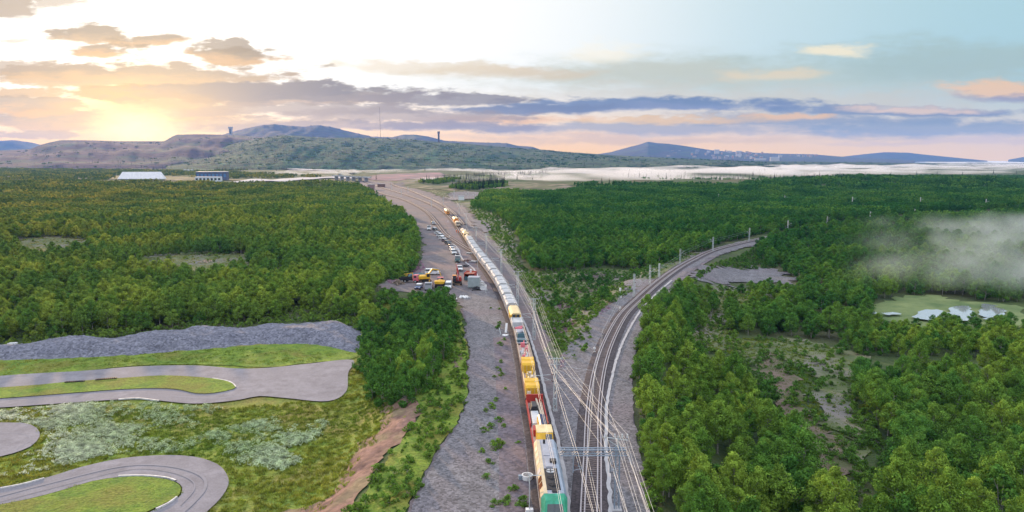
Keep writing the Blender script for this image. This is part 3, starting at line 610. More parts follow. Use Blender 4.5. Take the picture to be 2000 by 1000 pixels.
def jitter(poly_, s0, k, keep=1.0, jit=.42):
    """a jittered grid of points inside a polygon; spacing s0 + k * distance"""
    lo = poly_.min(0); hi = poly_.max(0); out = []; y = lo[1]
    while y < hi[1]:
        s = s0 + k * max(y, 0); xs = np.arange(lo[0], hi[0], s); out.append(np.stack([xs + rng.uniform(-jit, jit, len(xs)) * s + s * .5 * (len(out) % 2), y + rng.uniform(-jit, jit, len(xs)) * s], 1)); y += s
    P = np.concatenate(out); P = P[inside(P, poly_)]
    if keep < 1: P = P[rng.uniform(size=len(P)) < keep]
    return P
WEST = poly([(-420, 760), (-420, 700), (-200, 688), (0, 668), (80, 662), (160, 656), (240, 648), (360, 640), (480, 632), (540, 628), (575, 606), (610, 606), (650, 622), (700, 625), (708, 650), (712, 640), (735, 575), (742, 556), (800, 538), (815, 520), (818, 480), (806, 445), (780, 420), (742, 396), (720, 375), (690, 362), (560, 361), (-420, 353)])
EAST = poly([(952, 376), (1110, 378), (1130, 362), (1300, 362), (1420, 366), (1500, 357), (1700, 346), (2500, 346), (2500, 410), (1900, 412), (1790, 418), (1700, 426), (1615, 437), (1540, 449), (1470, 462), (1400, 480), (1320, 508), (1290, 520), (1230, 525), (1150, 524), (1090, 532), (1040, 530), (1015, 500), (1010, 465), (1000, 440), (970, 420), (930, 405)])
EAST2 = poly([(1490, 474), (1545, 462), (1620, 448), (1700, 437), (1790, 429), (1900, 422), (2500, 408), (2500, 590), (2060, 596), (1920, 588), (1850, 576), (1800, 574), (1720, 586), (1690, 612), (1700, 650), (1660, 668), (1570, 662), (1500, 650), (1450, 648), (1470, 620), (1560, 590), (1575, 560), (1560, 548), (1500, 520), (1475, 500)])
POND_S = poly([(1640, 672), (1700, 652), (1800, 645), (1980, 640), (2060, 640), (2060, 620), (2500, 620), (2500, 700), (1640, 700)])
FORE = poly([(1250, 690), (1262, 640), (1290, 598), (1330, 575), (1395, 575), (1400, 600), (1325, 680), (1390, 745), (1460, 765), (1500, 800), (1540, 860), (1585, 940), (1640, 1030), (1710, 1030), (1740, 960), (1750, 900), (1725, 850), (1695, 800), (1672, 745), (2500, 680), (2700, 1500), (1400, 1500), (1310, 1160), (1285, 1000), (1262, 900), (1252, 820), (1246, 740)])
MID1 = poly([(1405, 600), (1420, 575), (1500, 565), (1560, 585), (1570, 640), (1480, 660), (1420, 650)])
CLUMP = poly([(712, 790), (700, 720), (712, 660), (706, 645), (735, 590), (770, 578), (850, 588), (885, 606), (893, 640), (880, 680), (852, 730), (830, 790), (800, 800)])
STRIP = poly([(890, 605), (905, 640), (912, 690), (912, 750), (903, 818), (878, 845), (846, 895), (818, 955), (798, 1000), (750, 1160), (640, 1160), (690, 1000), (735, 930), (770, 880), (812, 830), (815, 795), (850, 740), (880, 690)])
SWEST = poly([(560, 1160), (640, 1050), (690, 990), (740, 900), (800, 1000), (760, 1160)])
holes = [poly([(265, 508), (350, 498), (485, 497), (490, 530), (400, 548), (280, 540)]), poly([(10, 473), (90, 464), (180, 470), (180, 500), (60, 510)]),
         poly([(225, 350), (240, 347), (330, 347), (335, 350), (330, 352), (230, 352)]), poly([(370, 354), (450, 354), (450, 358), (370, 358)]), poly([(1640, 408), (2100, 409), (2100, 401), (1640, 400)])]
def clear(P):
    k = np.ones(len(P), bool)
    for q in holes: k &= ~inside(P, q)
    r = np.hypot(*P.T); nr = r < 900
    d = np.full(len(P), 99.0); d[nr] = seg_dist(P[nr], br_c, 4.5); k &= d > 0
    return P[k]
def z_of(P, sink=0.0): return np.column_stack([P, hgt(P) - sink])
trees = []   # x, y, kind, proto, scale
def plant(region, zone, s0, k, keep, protos, weights, smin, smax, maxr=560):
    P = clear(jitter(region, s0, k, keep)); r = np.hypot(*P.T)
    near = P[r < maxr]; lf = wob(near[:, 0], near[:, 1], .045) + .5 * wob(near[:, 1], near[:, 0], .013); near = near[(lf > -1.0) | (rng.uniform(size=len(near)) < .45)]; far = None
    ki = rng.choice(len(protos), len(near), p=np.array(weights) / sum(weights))
    for p, i in zip(near, ki): trees.append((p[0], p[1], protos[i], zone, rng.uniform(smin, smax) * (1 + .16 * float(wob(p[0], p[1], .06)))))
    return far
B6 = [('birch_tree', i) for i in range(6)]; W3 = [('willow_tree', i) for i in range(3)]
Wt = [3, 3, 3, 3, 2, 2]
plant(WEST, 'west', 3.9, .0006, .95, B6 + W3, Wt + [.6, .6, .6], .75, 1.35)
plant(EAST, 'east', 3.8, .0006, .95, B6 + W3, Wt + [1.5, 1.5, 1.5], .72, 1.3)
plant(EAST2, 'east2', 3.9, .0006, .9, B6 + W3, Wt + [2, 2, 2], .7, 1.3)
plant(POND_S, 'fore', 3.3, 0, .85, B6 + W3, Wt + [3, 3, 3], .55, .95)
POND_F = poly([(1715, 632), (1800, 634), (1960, 632), (1975, 644), (1800, 648), (1700, 642)])
plant(POND_F, 'fore', 3.0, 0, .55, B6[4:] + W3, [2, 2, 2, 2, 3], .5, .9)
plant(FORE, 'fore', 3.7, 0, .93, B6 + W3, Wt + [1, 1, 1], .65, 1.2)
plant(MID1, 'mid', 3.7, 0, .8, B6 + W3, Wt + [2, 2, 2], .7, 1.15)
plant(CLUMP, 'clump', 3.2, 0, .92, W3 + B6[:1], [4, 4, 4, 1], .75, 1.15)
TRW = poly([(1045, 545), (1100, 540), (1200, 545), (1200, 565), (1190, 600), (1150, 630), (1100, 625), (1065, 600)]); TRN = poly([(1058, 640), (1085, 640), (1100, 700), (1085, 700)])
plant(TRW, 'wedge', 5.5, 0, .55, W3, [2, 1, 3], .35, .8); plant(TRN, 'wedge', 4.5, 0, .7, W3, [2, 1, 3], .35, .6)
trees.sort(key=lambda t: t[0] ** 2 + t[1] ** 2)
def in_view(x, y, m=40):
    p = Vector((x, y, -2 - H)); fz = y * math.cos(PITCH) + (H + 0) * math.sin(PITCH); 
    if fz <= 1: return False
    px = 1000 + F * x / fz; py = 500 + F * (H * math.cos(PITCH) - y * math.sin(PITCH)) / fz
    return -m < px < 2000 + m and py < 1000 + 3 * m
single = [t for t in trees if in_view(t[0], t[1])]
nb = 0; nw = 0; chosen = set(); order = {}
SETS = {'birch_tree': BIRCH, 'willow_tree': WILLOW}
for t in single:
    if t[2][0] == 'birch_tree' and nb < 290: nb += 1; chosen.add(id(t))
    elif t[2][0] == 'willow_tree' and nw < 200: nw += 1; chosen.add(id(t))
ZL = {'west': ('beyond the rubble bank', 'wood beyond the rubble bank'), 'east': ('between the two railway lines', 'wood between the railway lines'), 'east2': ('in the misty wood', 'misty wood east of the track'),
      'fore': ('right of the curving track', 'wood right of the curving track'), 'mid': ('by the grey clearing', 'trees by the grey clearing'), 'wedge': ('in the scrub wedge', 'scrub between the railway lines'), 'clump': ('in the dark clump', 'dark clump beside the gravel road')}
KL = {'birch_tree': ['leafy birch', 'tall open birch', 'two-stemmed birch', 'three-stemmed birch', 'slender young birch', 'narrow birch'], 'willow_tree': ['round dark willow', 'upright dark willow', 'low dark willow']}
protoobj = {}
rest = []
for t in trees:
    x, y, (kn, i), zone, s = t
    if id(t) not in chosen: rest.append(t); continue
    if (kn, i) not in protoobj:
        e = empty(kn); cr, tm = SETS[kn][i]
        for nm, me_ in (('crown', cr), ('trunk', tm)):
            q = bpy.data.objects.new(nm, me_); C.objects.link(q); q.parent = e
        protoobj[(kn, i)] = e
    else: e = copy_tree(protoobj[(kn, i)])
    e.location = (x, y, h1(x, y) - .05); e.rotation_euler = (rng.uniform(-.05, .05), rng.uniform(-.05, .05), rng.uniform(0, 6.28)); e.scale = (s * rng.uniform(.85, 1.05), s * .95, s * rng.uniform(.95, 1.25))
    where, grp = ZL[zone]; q_ = H * math.cos(PITCH) - y * math.sin(PITCH); fz = y * math.cos(PITCH) + H * math.sin(PITCH); ppx = 1000 + F * x / fz; ppy = 500 + F * q_ / fz
    band_ = 'far left' if ppx < 250 else 'left' if ppx < 500 else 'centre left' if ppx < 750 else 'middle left' if ppx < 1000 else 'middle' if ppx < 1330 else 'centre right' if ppx < 1500 else 'right of centre' if ppx < 1680 else 'right' if ppx < 1850 else 'far right'
    row_ = 'below the bottom edge' if ppy > 1000 else 'at the bottom' if ppy > 900 else 'low down' if ppy > 800 else 'halfway down' if ppy > 700 else 'higher up' if ppy > 620 else 'far back'
    lbl = (('small ' if s < .8 else 'big ' if s > 1.05 else '') + KL[kn][i] + ' ' + where + ', ' + row_ + ' on the ' + band_); lbl = lbl if len(lbl.split()) <= 16 else lbl.split(' ', 1)[1]; lbl = lbl if len(lbl.split()) <= 16 else lbl.replace(' on the ', ', ')
    tag(e, label=lbl, cat='tree', group=kn.split('_')[0] + ' trees in the ' + grp)
# the rest of the woods
allm = [c for c, _ in BIRCH] + [c for c, _ in WILLOW]; 
def full(c, tm, nm):
    q = [c, tm]; parts = []
    for k, me_ in enumerate(q): parts.append(([tuple(v.co) for v in me_.vertices], [tuple(p.vertices) for p in me_.polygons], k))
    return join_mesh(nm, parts, [c.materials[0], tm.materials[0]])
FULL = [full(c, t_, 'tree_shape') for c, t_ in BIRCH + WILLOW]
rp = np.array([(t[0], t[1]) for t in rest]); ki = np.array([t[2][1] + (6 if t[2][0] == 'willow_tree' else 0) for t in rest])
scatter('forest', z_of(rp, .05), FULL, [t[4] for t in rest], kindidx=ki, label='dense green birch and willow wood on both sides of the railway')
print('TREES', len(trees), 'single', len(chosen))
def far_of(region, s0, k, r0, r1, keep=1.0):
    P = clear(jitter(region, s0, k, keep)); r = np.hypot(*P.T); return P[(r >= r0) & (r < r1)]
P1 = np.concatenate([far_of(g_, 8.6, 0, 555, 1000) for g_ in (WEST, EAST, EAST2)]); sc1 = rng.uniform(.8, 1.1, len(P1))
scatter('distant_forest', z_of(P1, .3), PATCH, sc1, label='green birch wood receding towards the misty valley')
P2 = np.concatenate([far_of(g_, 17, .002, 995, 3000) for g_ in (WEST, EAST, EAST2)])
WFAR = poly([(-420, 352), (222, 352), (230, 344), (380, 344), (380, 351), (640, 347), (480, 338), (300, 333), (-420, 326)]); P3 = jitter(WFAR, 24, 0, .5)
P2 = np.concatenate([P2, P3])
scatter('distant_forest', z_of(P2, .3), FARP, rng.uniform(.8, 1.15, len(P2)), label='far green wood along the edge of the misty valley')
print('PATCHES', len(P1), len(P2))
# undergrowth
U1 = np.concatenate([jitter(STRIP, 1.5, 0, .72), jitter(SWEST, 1.9, 0, .6)])
scatter('undergrowth', z_of(U1, .05), [full(a, b_, 'bush_shape') for a, b_ in BUSH], rng.uniform(.35, 1.2, len(U1)) ** 1.3, label='bright green bushes and weeds on the slope beside the gravel road')
TRI = poly([(1160, 690), (1110, 715), (1075, 660), (1045, 600), (1010, 535), (960, 465), (915, 405), (960, 402), (1000, 430), (1010, 505), (1040, 535), (1150, 530), (1300, 512), (1400, 486), (1340, 515), (1260, 556), (1200, 590), (1150, 635)])
CLR = poly([(1330, 590), (1400, 560), (1500, 560), (1570, 560), (1600, 580), (1450, 620), (1440, 660), (1560, 665), (1665, 688), (1710, 850), (1690, 930), (1600, 950), (1490, 718), (1420, 690), (1330, 650)])
EDGE = poly([(1240, 690), (1256, 640), (1290, 590), (1330, 560), (1400, 515), (1470, 488), (1560, 520), (1400, 520), (1340, 570), (1290, 610), (1268, 680), (1262, 760), (1275, 880), (1300, 1000), (1340, 1160), (1290, 1160), (1272, 1000), (1250, 880), (1240, 780)])
WEDGE = poly([(-300, 705), (0, 680), (240, 660), (480, 640), (620, 630), (715, 650), (700, 620), (600, 600), (400, 620), (0, 650), (-300, 670)])
U2 = np.concatenate([jitter(TRI, 1.7, .002, .85), jitter(CLR, 2.0, .001, .6), jitter(EDGE, 1.5, 0, .8), jitter(WEDGE, 1.7, 0, .8), jitter(poly([(690, 690), (745, 745), (800, 770), (880, 690), (880, 600), (720, 600)]), 1.6, 0, .5)])
U2 = (np.concatenate([U2, *[jitter(poly(q), 5.0, 0, .5) for q in ([(262, 508), (350, 496), (488, 495), (494, 530), (400, 550), (276, 542)], [(5, 473), (90, 462), (185, 469), (185, 502), (60, 514)])], jitter(poly([(1460, 770), (1500, 800), (1590, 940), (1640, 1040), (1720, 1040), (1750, 930), (1740, 870), (1690, 800), (1650, 860), (1660, 950), (1610, 955), (1500, 760)]), 1.5, 0, .75), jitter(poly([(1330, 660), (1420, 692), (1490, 718), (1520, 780), (1480, 790), (1390, 750), (1325, 690)]), 1.7, 0, .7)]))
ysh = poly([(1205, 556), (1240, 546), (1290, 548), (1268, 560), (1225, 566)]); U2 = U2[~inside(U2, ysh)]; U2 = U2[(seg_dist(U2, br_c, 4.5) > 0) & (seg_dist(U2, ml_c, 4.0) > 0)]
scatter('undergrowth', z_of(U2, .05), [full(a, b_, 'bush_shape') for a, b_ in BUSH], rng.uniform(.5, 1.25, len(U2)) ** 1.6, label='low scrub between the two railway lines and in the clearings')
FW = np.concatenate([jitter(poly(q), .9, .001, .7) for q in ([(1080, 640), (1090, 628), (1120, 628), (1125, 640), (1105, 652), (1085, 650)], [(1125, 545), (1140, 532), (1200, 535), (1200, 545), (1150, 552)], [(1120, 565), (1170, 560), (1180, 568), (1130, 572)], [(1080, 590), (1110, 580), (1125, 600), (1100, 610)], [(1180, 600), (1200, 590), (1185, 612), (1160, 622)], [(750, 545), (800, 537), (815, 520), (822, 500), (830, 525), (815, 542), (760, 560)], [(1090, 700), (1105, 690), (1108, 715), (1095, 722)], [(880, 690), (900, 680), (900, 720), (885, 740)])])
scatter('fireweed', z_of(FW, 0), FWEED, rng.uniform(.5, 1.0, len(FW)), label='patches of pink fireweed growing near the tracks')
GR = [jitter(poly(q), s, 0, kp) for q, s, kp in (([(-300, 800), (400, 800), (560, 790), (700, 720), (790, 790), (740, 860), (640, 1010), (610, 1130), (-500, 1200)], .8, .7), ([(0, 707), (240, 698), (480, 680), (690, 692), (600, 710), (430, 715), (250, 716), (0, 738)], .8, .6))]
WCL = [poly([(262, 508), (350, 496), (488, 495), (494, 530), (400, 550), (276, 542)]), poly([(5, 473), (90, 462), (185, 469), (185, 502), (60, 514)])]; GR += [jitter(q, 1.6, 0, .8) for q in WCL]; GR.append(jitter(CLR, 1.0, 0, .5)); GR.append(jitter(TRI, 1.3, .002, .5)); GR = np.concatenate(GR)
asph = [poly(q) for q in ([(-200, 985), (0, 954), (88, 936), (160, 914), (240, 897), (320, 891), (380, 894), (426, 908), (447, 932), (449, 952), (435, 976), (410, 1000), (340, 1070), (200, 1070), (290, 1008), (346, 980), (358, 964), (354, 950), (328, 938), (280, 932), (232, 934), (180, 942), (120, 960), (60, 976), (0, 988), (-200, 1040)], [(-200, 815), (0, 827), (48, 828), (74, 840), (80, 856), (62, 878), (24, 892), (0, 898), (-200, 925)], [(0, 738), (160, 728), (340, 716), (520, 720), (690, 705), (684, 732), (680, 770), (645, 790), (560, 783), (508, 779), (475, 785), (440, 790), (380, 794), (320, 789), (280, 784), (200, 788), (0, 802), (-300, 820), (-300, 760)])]
for q in asph: GR = GR[~inside(GR, q)]
scatter('grass', z_of(GR, 0) + np.array([0, 0, .05]), TUFT, rng.uniform(.6, 1.2, len(GR)), label='rough yellow green grass around the kart track')
UM = np.concatenate([jitter(poly(q), .42, 0, .95) for q in ([(-300, 815), (0, 803), (200, 787), (330, 787), (430, 797), (400, 830), (300, 862), (150, 888), (50, 892), (95, 858), (75, 830), (0, 823), (-300, 828)], [(400, 850), (450, 835), (560, 812), (640, 825), (620, 860), (550, 880), (590, 900), (540, 925), (480, 910), (430, 880)], [(-100, 935), (60, 890), (200, 862), (400, 856), (360, 884), (200, 893), (110, 914), (0, 940)])])
um = wob(UM[:, 0], UM[:, 1], .35) + .8 * wob(UM[:, 1], UM[:, 0], .13) + rng.normal(0, .95, len(UM)); UM = UM[um > .85]
for q in asph: UM = UM[~inside(UM, q)]
scatter('wildflowers', z_of(UM, 0) + np.array([0, 0, .1]), UMB, rng.uniform(.6, 1.2, len(UM)), label='pale flowering weeds in the kart track meadow')
# single shrubs on the gravel west of the train
SH = [(958, 604, .8), (975, 606, .9), (972, 643, 1.5), (976, 634, 1.1), (977, 676, 1.3), (984, 666, 1.0), (978, 710, 1.0), (972, 722, .8), (976, 727, .9), (979, 736, 1.1), (966, 739, .8), (988, 763, .8), (968, 785, 1.0), (960, 795, 1.0), (949, 806, .9), (962, 800, 1.0), (975, 825, 1.2), (958, 838, 1.2), (985, 836, .9), (946, 845, 1.1), (975, 872, 1.6), (968, 880, 1.3), (942, 885, .9), (957, 908, 1.1), (950, 936, 1.0), (1012, 868, .7), (1005, 960, 1.2), (1020, 990, 1.6), (990, 985, 1.3), (965, 990, 1.1)]
sb = None
for k, (px, py, s) in enumerate(SH):
    if k % 3 == 0 or sb is None: pass
    i = k % 3
    if ('shrub', i) not in protoobj:
        e = empty('shrub'); 
        for nm, me_ in (('foliage', BUSH[i][0]), ('stem', BUSH[i][1])):
            q = bpy.data.objects.new(nm, me_); C.objects.link(q); q.parent = e
        protoobj[('shrub', i)] = e
    else: e = copy_tree(protoobj[('shrub', i)])
    p = at3(px, py); e.location = p; s *= .75; e.scale = (s, s, s * .8); e.rotation_euler[2] = rng.uniform(0, 6.28)
    by = 'locomotive' if py > 900 else 'yellow cab' if py > 838 else 'red wagon' if py > 775 else 'yellow boxes' if py > 700 else 'open work wagons' if py > 640 else 'hopper wagons'
    sz = 'big' if s > .9 else 'middling' if s > .68 else 'small'; sd = 'close to the rails' if px > 975 + (py - 600) * .05 else 'away from the rails'
    tag(e, label='%s green shrub in the gravel beside the %s, %s' % (sz, by, sd), cat='shrub', group='shrubs in the gravel beside the train')
# dark spruces standing in and along the mist
SP = [(1004, 330), (1112, 323), (1162, 323), (1055, 322), (1072, 322), (1088, 322), (1120, 324), (1144, 325), (1211, 330), (1229, 341), (1272, 342), (1308, 338), (1472, 337), (1483, 338), (1493, 338), (1512, 356), (1520, 357), (1530, 357), (1589, 352), (1591, 350), (1470, 345), (1198, 368), (1406, 354), (1600, 349), (1640, 347), (1660, 347), (1690, 344), (1740, 345), (1790, 343), (1830, 343), (1880, 341), (1940, 340), (1985, 341), (343, 400), (340, 398), (378, 404), (397, 404), (512, 356), (470, 335), (455, 337), (540, 334), (680, 334), (785, 326), (870, 330), (890, 330), (640, 329), (600, 331), (560, 332), (300, 334), (318, 333), (366, 333), (1175, 361), (1190, 361), (1338, 345), (1352, 345), (830, 334), (735, 352), (1010, 352), (1040, 352)]
for k, (px, py) in enumerate(SP):
    i = k % 3
    if ('spruce_tree', i) not in protoobj:
        e = empty('spruce_tree')
        for nm, me_ in (('crown', SPRUCE[i][0]), ('trunk', SPRUCE[i][1])):
            q = bpy.data.objects.new(nm, me_); C.objects.link(q); q.parent = e
        protoobj[('spruce_tree', i)] = e
    else: e = copy_tree(protoobj[('spruce_tree', i)])
    p = at3(px, py); e.location = p; s = rng.uniform(1.1, 1.7) * (1 + .3 * (p.y > 1500)); e.scale = (s * 1.1, s * 1.1, s * .95); e.rotation_euler[2] = rng.uniform(0, 6.28)
    wsp = px < 700
    tag(e, label='dark pointed spruce rising above the low western wood' if wsp else 'dark pointed spruce standing out of the white valley mist', cat='tree', group='spruces in the western wood' if wsp else 'spruces along the misty valley')
# wooded foot of the green hill and islands of trees in the mist
def band(pts, s, keep=.8): return jitter(poly(pts), s, 0, keep)
SPM = [full(c, t_, 'spruce_shape') for c, t_ in SPRUCE]
B1 = np.concatenate([band([(420, 336), (520, 330), (660, 330), (900, 328), (1010, 327), (1010, 323), (760, 322), (500, 322), (420, 326)], 26, .9), band([(1030, 333), (1060, 326), (1110, 324), (1160, 326), (1185, 328), (1140, 333), (1080, 335)], 15, .9), band([(1010, 341), (1060, 339), (1075, 343), (1020, 345)], 14, .8), band([(880, 368), (930, 362), (985, 358), (985, 366), (930, 374)], 7, .9), band([(815, 358), (880, 350), (960, 344), (1000, 344), (960, 350), (850, 362)], 9, .6), band([(1200, 345), (1500, 345), (1600, 350), (1450, 358), (1300, 353)], 24, .3)])
HW = []
for o_ in C.objects:
    if o_.name.startswith('wooded_hill') or (o_.name.startswith('hills') and o_.data.materials[0] == M['hill_mauve']):
        cs_ = np.array([tuple(p_.center) for p_ in o_.data.polygons]); dd = cs_[:, 1]; near_ = cs_[dd < dd.min() + .62 * (dd.max() - dd.min())]; nn = 5200 if o_.name == 'wooded_hill' else 1500
        kx = rng.integers(0, len(near_), nn); Q_ = near_[kx]; a_w = np.array([13.0, 30.0, 0]); pn = Q_ + rng.uniform(-1, 1, (nn, 3)) * a_w; mk = wob(pn[:, 0], pn[:, 1], .006) + .7 * wob(pn[:, 1], pn[:, 0], .0023) + rng.normal(0, .5, nn) > -.25; HW.append(pn[mk] - np.array([0, 0, 1.5]))
HW = np.concatenate(HW); hk = rng.integers(0, 4, len(HW))
scatter('hill_forest', HW, SPM + [FARP[2]], np.where(hk < 3, rng.uniform(.9, 1.7, len(HW)), rng.uniform(.6, 1.0, len(HW))), kindidx=hk, label='scattered dark spruces and thickets on the far hillsides')
kk = rng.integers(0, 5, len(B1))
scatter('distant_wood', z_of(B1, .2), SPM + FARP[:2], np.where(kk < 3, rng.uniform(1.0, 1.7, len(B1)), rng.uniform(.6, .9, len(B1))), kindidx=kk, label='dark far wood at the foot of the green hill and on islands in the mist')
# ------------------------------------------------------------------ railway
def arc(L):
    s = np.concatenate([[0], np.cumsum(np.linalg.norm(np.diff(L, axis=0), axis=1))]); return s
def resample(L, step):
    s = arc(L); t = np.arange(0, s[-1], step); return np.stack([np.interp(t, s, L[:, i]) for i in (0, 1)], 1)
def sweep(name, L, prof, mat, parent=None, z0=0.0, lift=None, closed=True):
    """push an outline of (sideways, up) pairs along a ground line"""
    t = np.gradient(L, axis=0); t /= np.linalg.norm(t, axis=1)[:, None]; nrm = np.stack([t[:, 1], -t[:, 0]], 1); r = np.hypot(*L.T)
    gz_ = (hgt(L) if lift is None else lift(L)) + z0; V = []; n = len(prof)
    for p, q, z in zip(L, nrm, gz_): V += [(p[0] + q[0] * a, p[1] + q[1] * a, z + b_) for a, b_ in prof]
    fs = [(k * n + i, k * n + (i + 1) % n, (k + 1) * n + (i + 1) % n, (k + 1) * n + i) for k in range(len(L) - 1) for i in range(n if closed else n - 1)]
    o = mesh_obj(name, V, fs, mat, parent); bm = bmesh.new(); bm.from_mesh(o.data); bmesh.ops.recalc_face_normals(bm, faces=bm.faces); bm.to_mesh(o.data); bm.free(); return o
def flatlift(L): r = np.hypot(*L.T); return np.maximum(hgt(L), -.3) + .1 * (r / 160)
def railway(L, label=None, rise=.35, bedw=2.1, far=900, slp=True, spare=False):
    L = resample(L, 2.5)
    bed = sweep('railway_track', L, [(-bedw - .7, -.4), (-bedw, rise - .1), (-1.5, rise), (1.5, rise), (bedw, rise - .1), (bedw + .7, -.4)], M['ballast'], lift=flatlift)
    tag(bed, kind='structure', label=label)
    r = np.hypot(*L.T)
    for s in (-1, 1):
        w = .085; c = s * .75
        sweep('rail', L, [(c - w * 1.3, rise + .06), (c - w, rise + .23), (c + w, rise + .23), (c + w * 1.3, rise + .06)], M['rail'], bed, lift=flatlift)
        if spare:      # new rails laid out ready beside the old ones
            c = s * 1.22; sweep('loose_rail', L[r < 420], [(c - w * 1.3, rise + .05), (c - w, rise + .2), (c + w, rise + .2), (c + w * 1.3, rise + .05)], M['rail'], bed, lift=flatlift)
    if slp:
        mb = MB(); Q = resample(L[np.hypot(*L.T) < far], .65); t = np.gradient(Q, axis=0); t /= np.linalg.norm(t, axis=1)[:, None]; zz = flatlift(Q)
        for p, d, z in zip(Q, t, zz):
            n = np.array([d[1], -d[0]]); c = [(p + n * a + d * b_) for a, b_ in ((-1.3, -.13), (1.3, -.13), (1.3, .13), (-1.3, .13))]; k = len(mb.v)
            mb.v += [(q[0], q[1], z + rise - .03) for q in c] + [(q[0], q[1], z + rise + .07) for q in c]
            mb.f += [(k + 4, k + 5, k + 6, k + 7), (k, k + 1, k + 5, k + 4), (k + 1, k + 2, k + 6, k + 5), (k + 2, k + 3, k + 7, k + 6), (k + 3, k, k + 4, k + 7)]
        o = mesh_obj('sleepers', mb.v, mb.f, M['sleeper'], bed); tag(o, kind='stuff')
    return bed
railway(main_line, far=420); railway(branch, far=420, bedw=2.4, spare=True); railway(siding, far=420); railway(siding3, slp=False); railway(far_line, slp=False)
tbed = sweep('service_path', resample(offset_line(branch, 5.4), 3)[:110], [(-1.2, .02), (-1.1, .1), (1.1, .1), (1.2, .02)], M['track_bed'], lift=flatlift, z0=.02); tag(tbed, kind='structure')
wp = sweep('service_path', resample(offset_line(main_line, -4.3), 3)[:140], [(-2.0, .0), (-1.9, .16), (1.9, .16), (2.0, 0)], M['track_bed'], lift=flatlift, z0=.02); tag(wp, kind='structure')
def trough(px, label):
    L = resample(catmull([flat(*p) for p in px], 2), 1.2)
    jj = rng.normal(0, .05, len(L)); L = L + np.stack([jj, jj * 0], 1)
    o = sweep('cable_trough', L, [(-.26, 0), (-.26, .34), (.26, .34), (.26, 0)], M['concrete'], lift=flatlift); tag(o, label=label, cat='cable trough'); return o
trough([(1196, 1160), (1192, 1000), (1189, 940), (1184, 880), (1187, 780), (1206, 700), (1225, 653), (1253, 606), (1282, 575), (1313, 549)], 'pale concrete cable trough curving along the right side of the single track')
trough([(1122, 1160), (1105, 950), (1093, 880), (1082, 835), (1073, 800), (1062, 756), (1049, 703), (1027, 639), (1005, 600)], 'pale concrete cable trough close beside the long train on its right')
trough([(951, 570), (944, 553), (935, 545), (925, 527), (905, 510), (895, 492), (885, 482)], 'pale concrete cable trough between the parked cars and the train')
trough([(899, 505), (897, 492), (890, 482), (884, 478)], 'short pale cable trough beside the row of white cars')

# ------------------------------------------------------------------ rail vehicles (length along y, front towards -y)
P_ = {}
def pm(nm, c, rough=.45, **k): P_[nm] = material(nm, c, tuple(x * .78 for x in c), .9, rough, **k); return P_[nm]
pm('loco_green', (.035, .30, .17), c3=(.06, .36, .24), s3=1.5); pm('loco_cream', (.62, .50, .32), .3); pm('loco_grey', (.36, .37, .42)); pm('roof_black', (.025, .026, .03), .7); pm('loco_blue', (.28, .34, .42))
pm('yellow', (.72, .42, .03)); pm('pale_yellow', (.74, .58, .30)); pm('cream', (.62, .52, .40)); pm('orange', (.74, .30, .06)); pm('red', (.42, .045, .035)); pm('deck', (.40, .30, .27), .9); pm('wagon_white', (.56, .58, .60), .6, c3=(.42, .44, .46), s3=.5)
pm('wagon_rib', (.44, .46, .48), .6); pm('navy', (.015, .03, .09)); pm('steel_blue', (.08, .17, .24)); pm('frame_brown', (.20, .12, .10), .8); pm('pink_red', (.62, .16, .20)); pm('tank_cream', (.74, .56, .34)); pm('teal', (.06, .13, .16))
pm('lamp_glass', (.7, .7, .62), .1); pm('brown_glass', (.18, .05, .02), .15)
def bogie(parent, y, mat='dark', name='bogie'):
    b_ = MB(); b_.box(-1.05, -.9, y - 1.45, y + 1.45, .35, .68); b_.box(.9, 1.05, y - 1.45, y + 1.45, .35, .68); b_.box(-.9, .9, y - .25, y + .25, .4, .75)
    o = b_.build(name, P_['frame_brown'], parent)
    w = MB(); [w.wheel(s * .75, y + d, .46, .46, .13) for s in (-1, 1) for d in (-.95, .95)]; [w.bar((-.75, y + d, .46), (.75, y + d, .46), .08) for d in (-.95, .95)]
    w.build('wheels', M['black'], o)
def buffers(parent, L):
    for s in (-1, 1):
        b_ = MB(); [b_.bar((x, s * L / 2, 1.0), (x, s * (L / 2 + .45), 1.0), .09, 8) for x in (-.87, .87)]; [b_.bar((x, s * (L / 2 + .42), 1.0), (x, s * (L / 2 + .5), 1.0), .24, 10) for x in (-.87, .87)]
        b_.build('buffer', M['black'], parent)
def underframe(parent, L, mat, w=1.35, z0=.82, z1=1.12):
    b_ = MB(); b_.box(-w, -w + .16, -L / 2, L / 2, z0, z1); b_.box(w - .16, w, -L / 2, L / 2, z0, z1); b_.box(-w + .16, w - .16, -L / 2, -L / 2 + .2, z0, z1); b_.box(-w + .16, w - .16, L / 2 - .2, L / 2, z0, z1); b_.box(-w + .16, w - .16, -L / 2 + .2, L / 2 - .2, z1 - .1, z1 - .01)
    return b_.build('frame', mat, parent)
def railing(parent, x, y0, y1, z, h, mat, step=1.5):
    b_ = MB(); n = max(2, int(abs(y1 - y0) / step)); 
    for i in range(n + 1): y = y0 + (y1 - y0) * i / n; b_.bar((x, y, z), (x, y, z + h), .025, 4)
    for k in (1, .55): b_.bar((x, y0, z + h * k), (x, y1, z + h * k), .03, 4)
    return b_.build('railing', mat, parent)
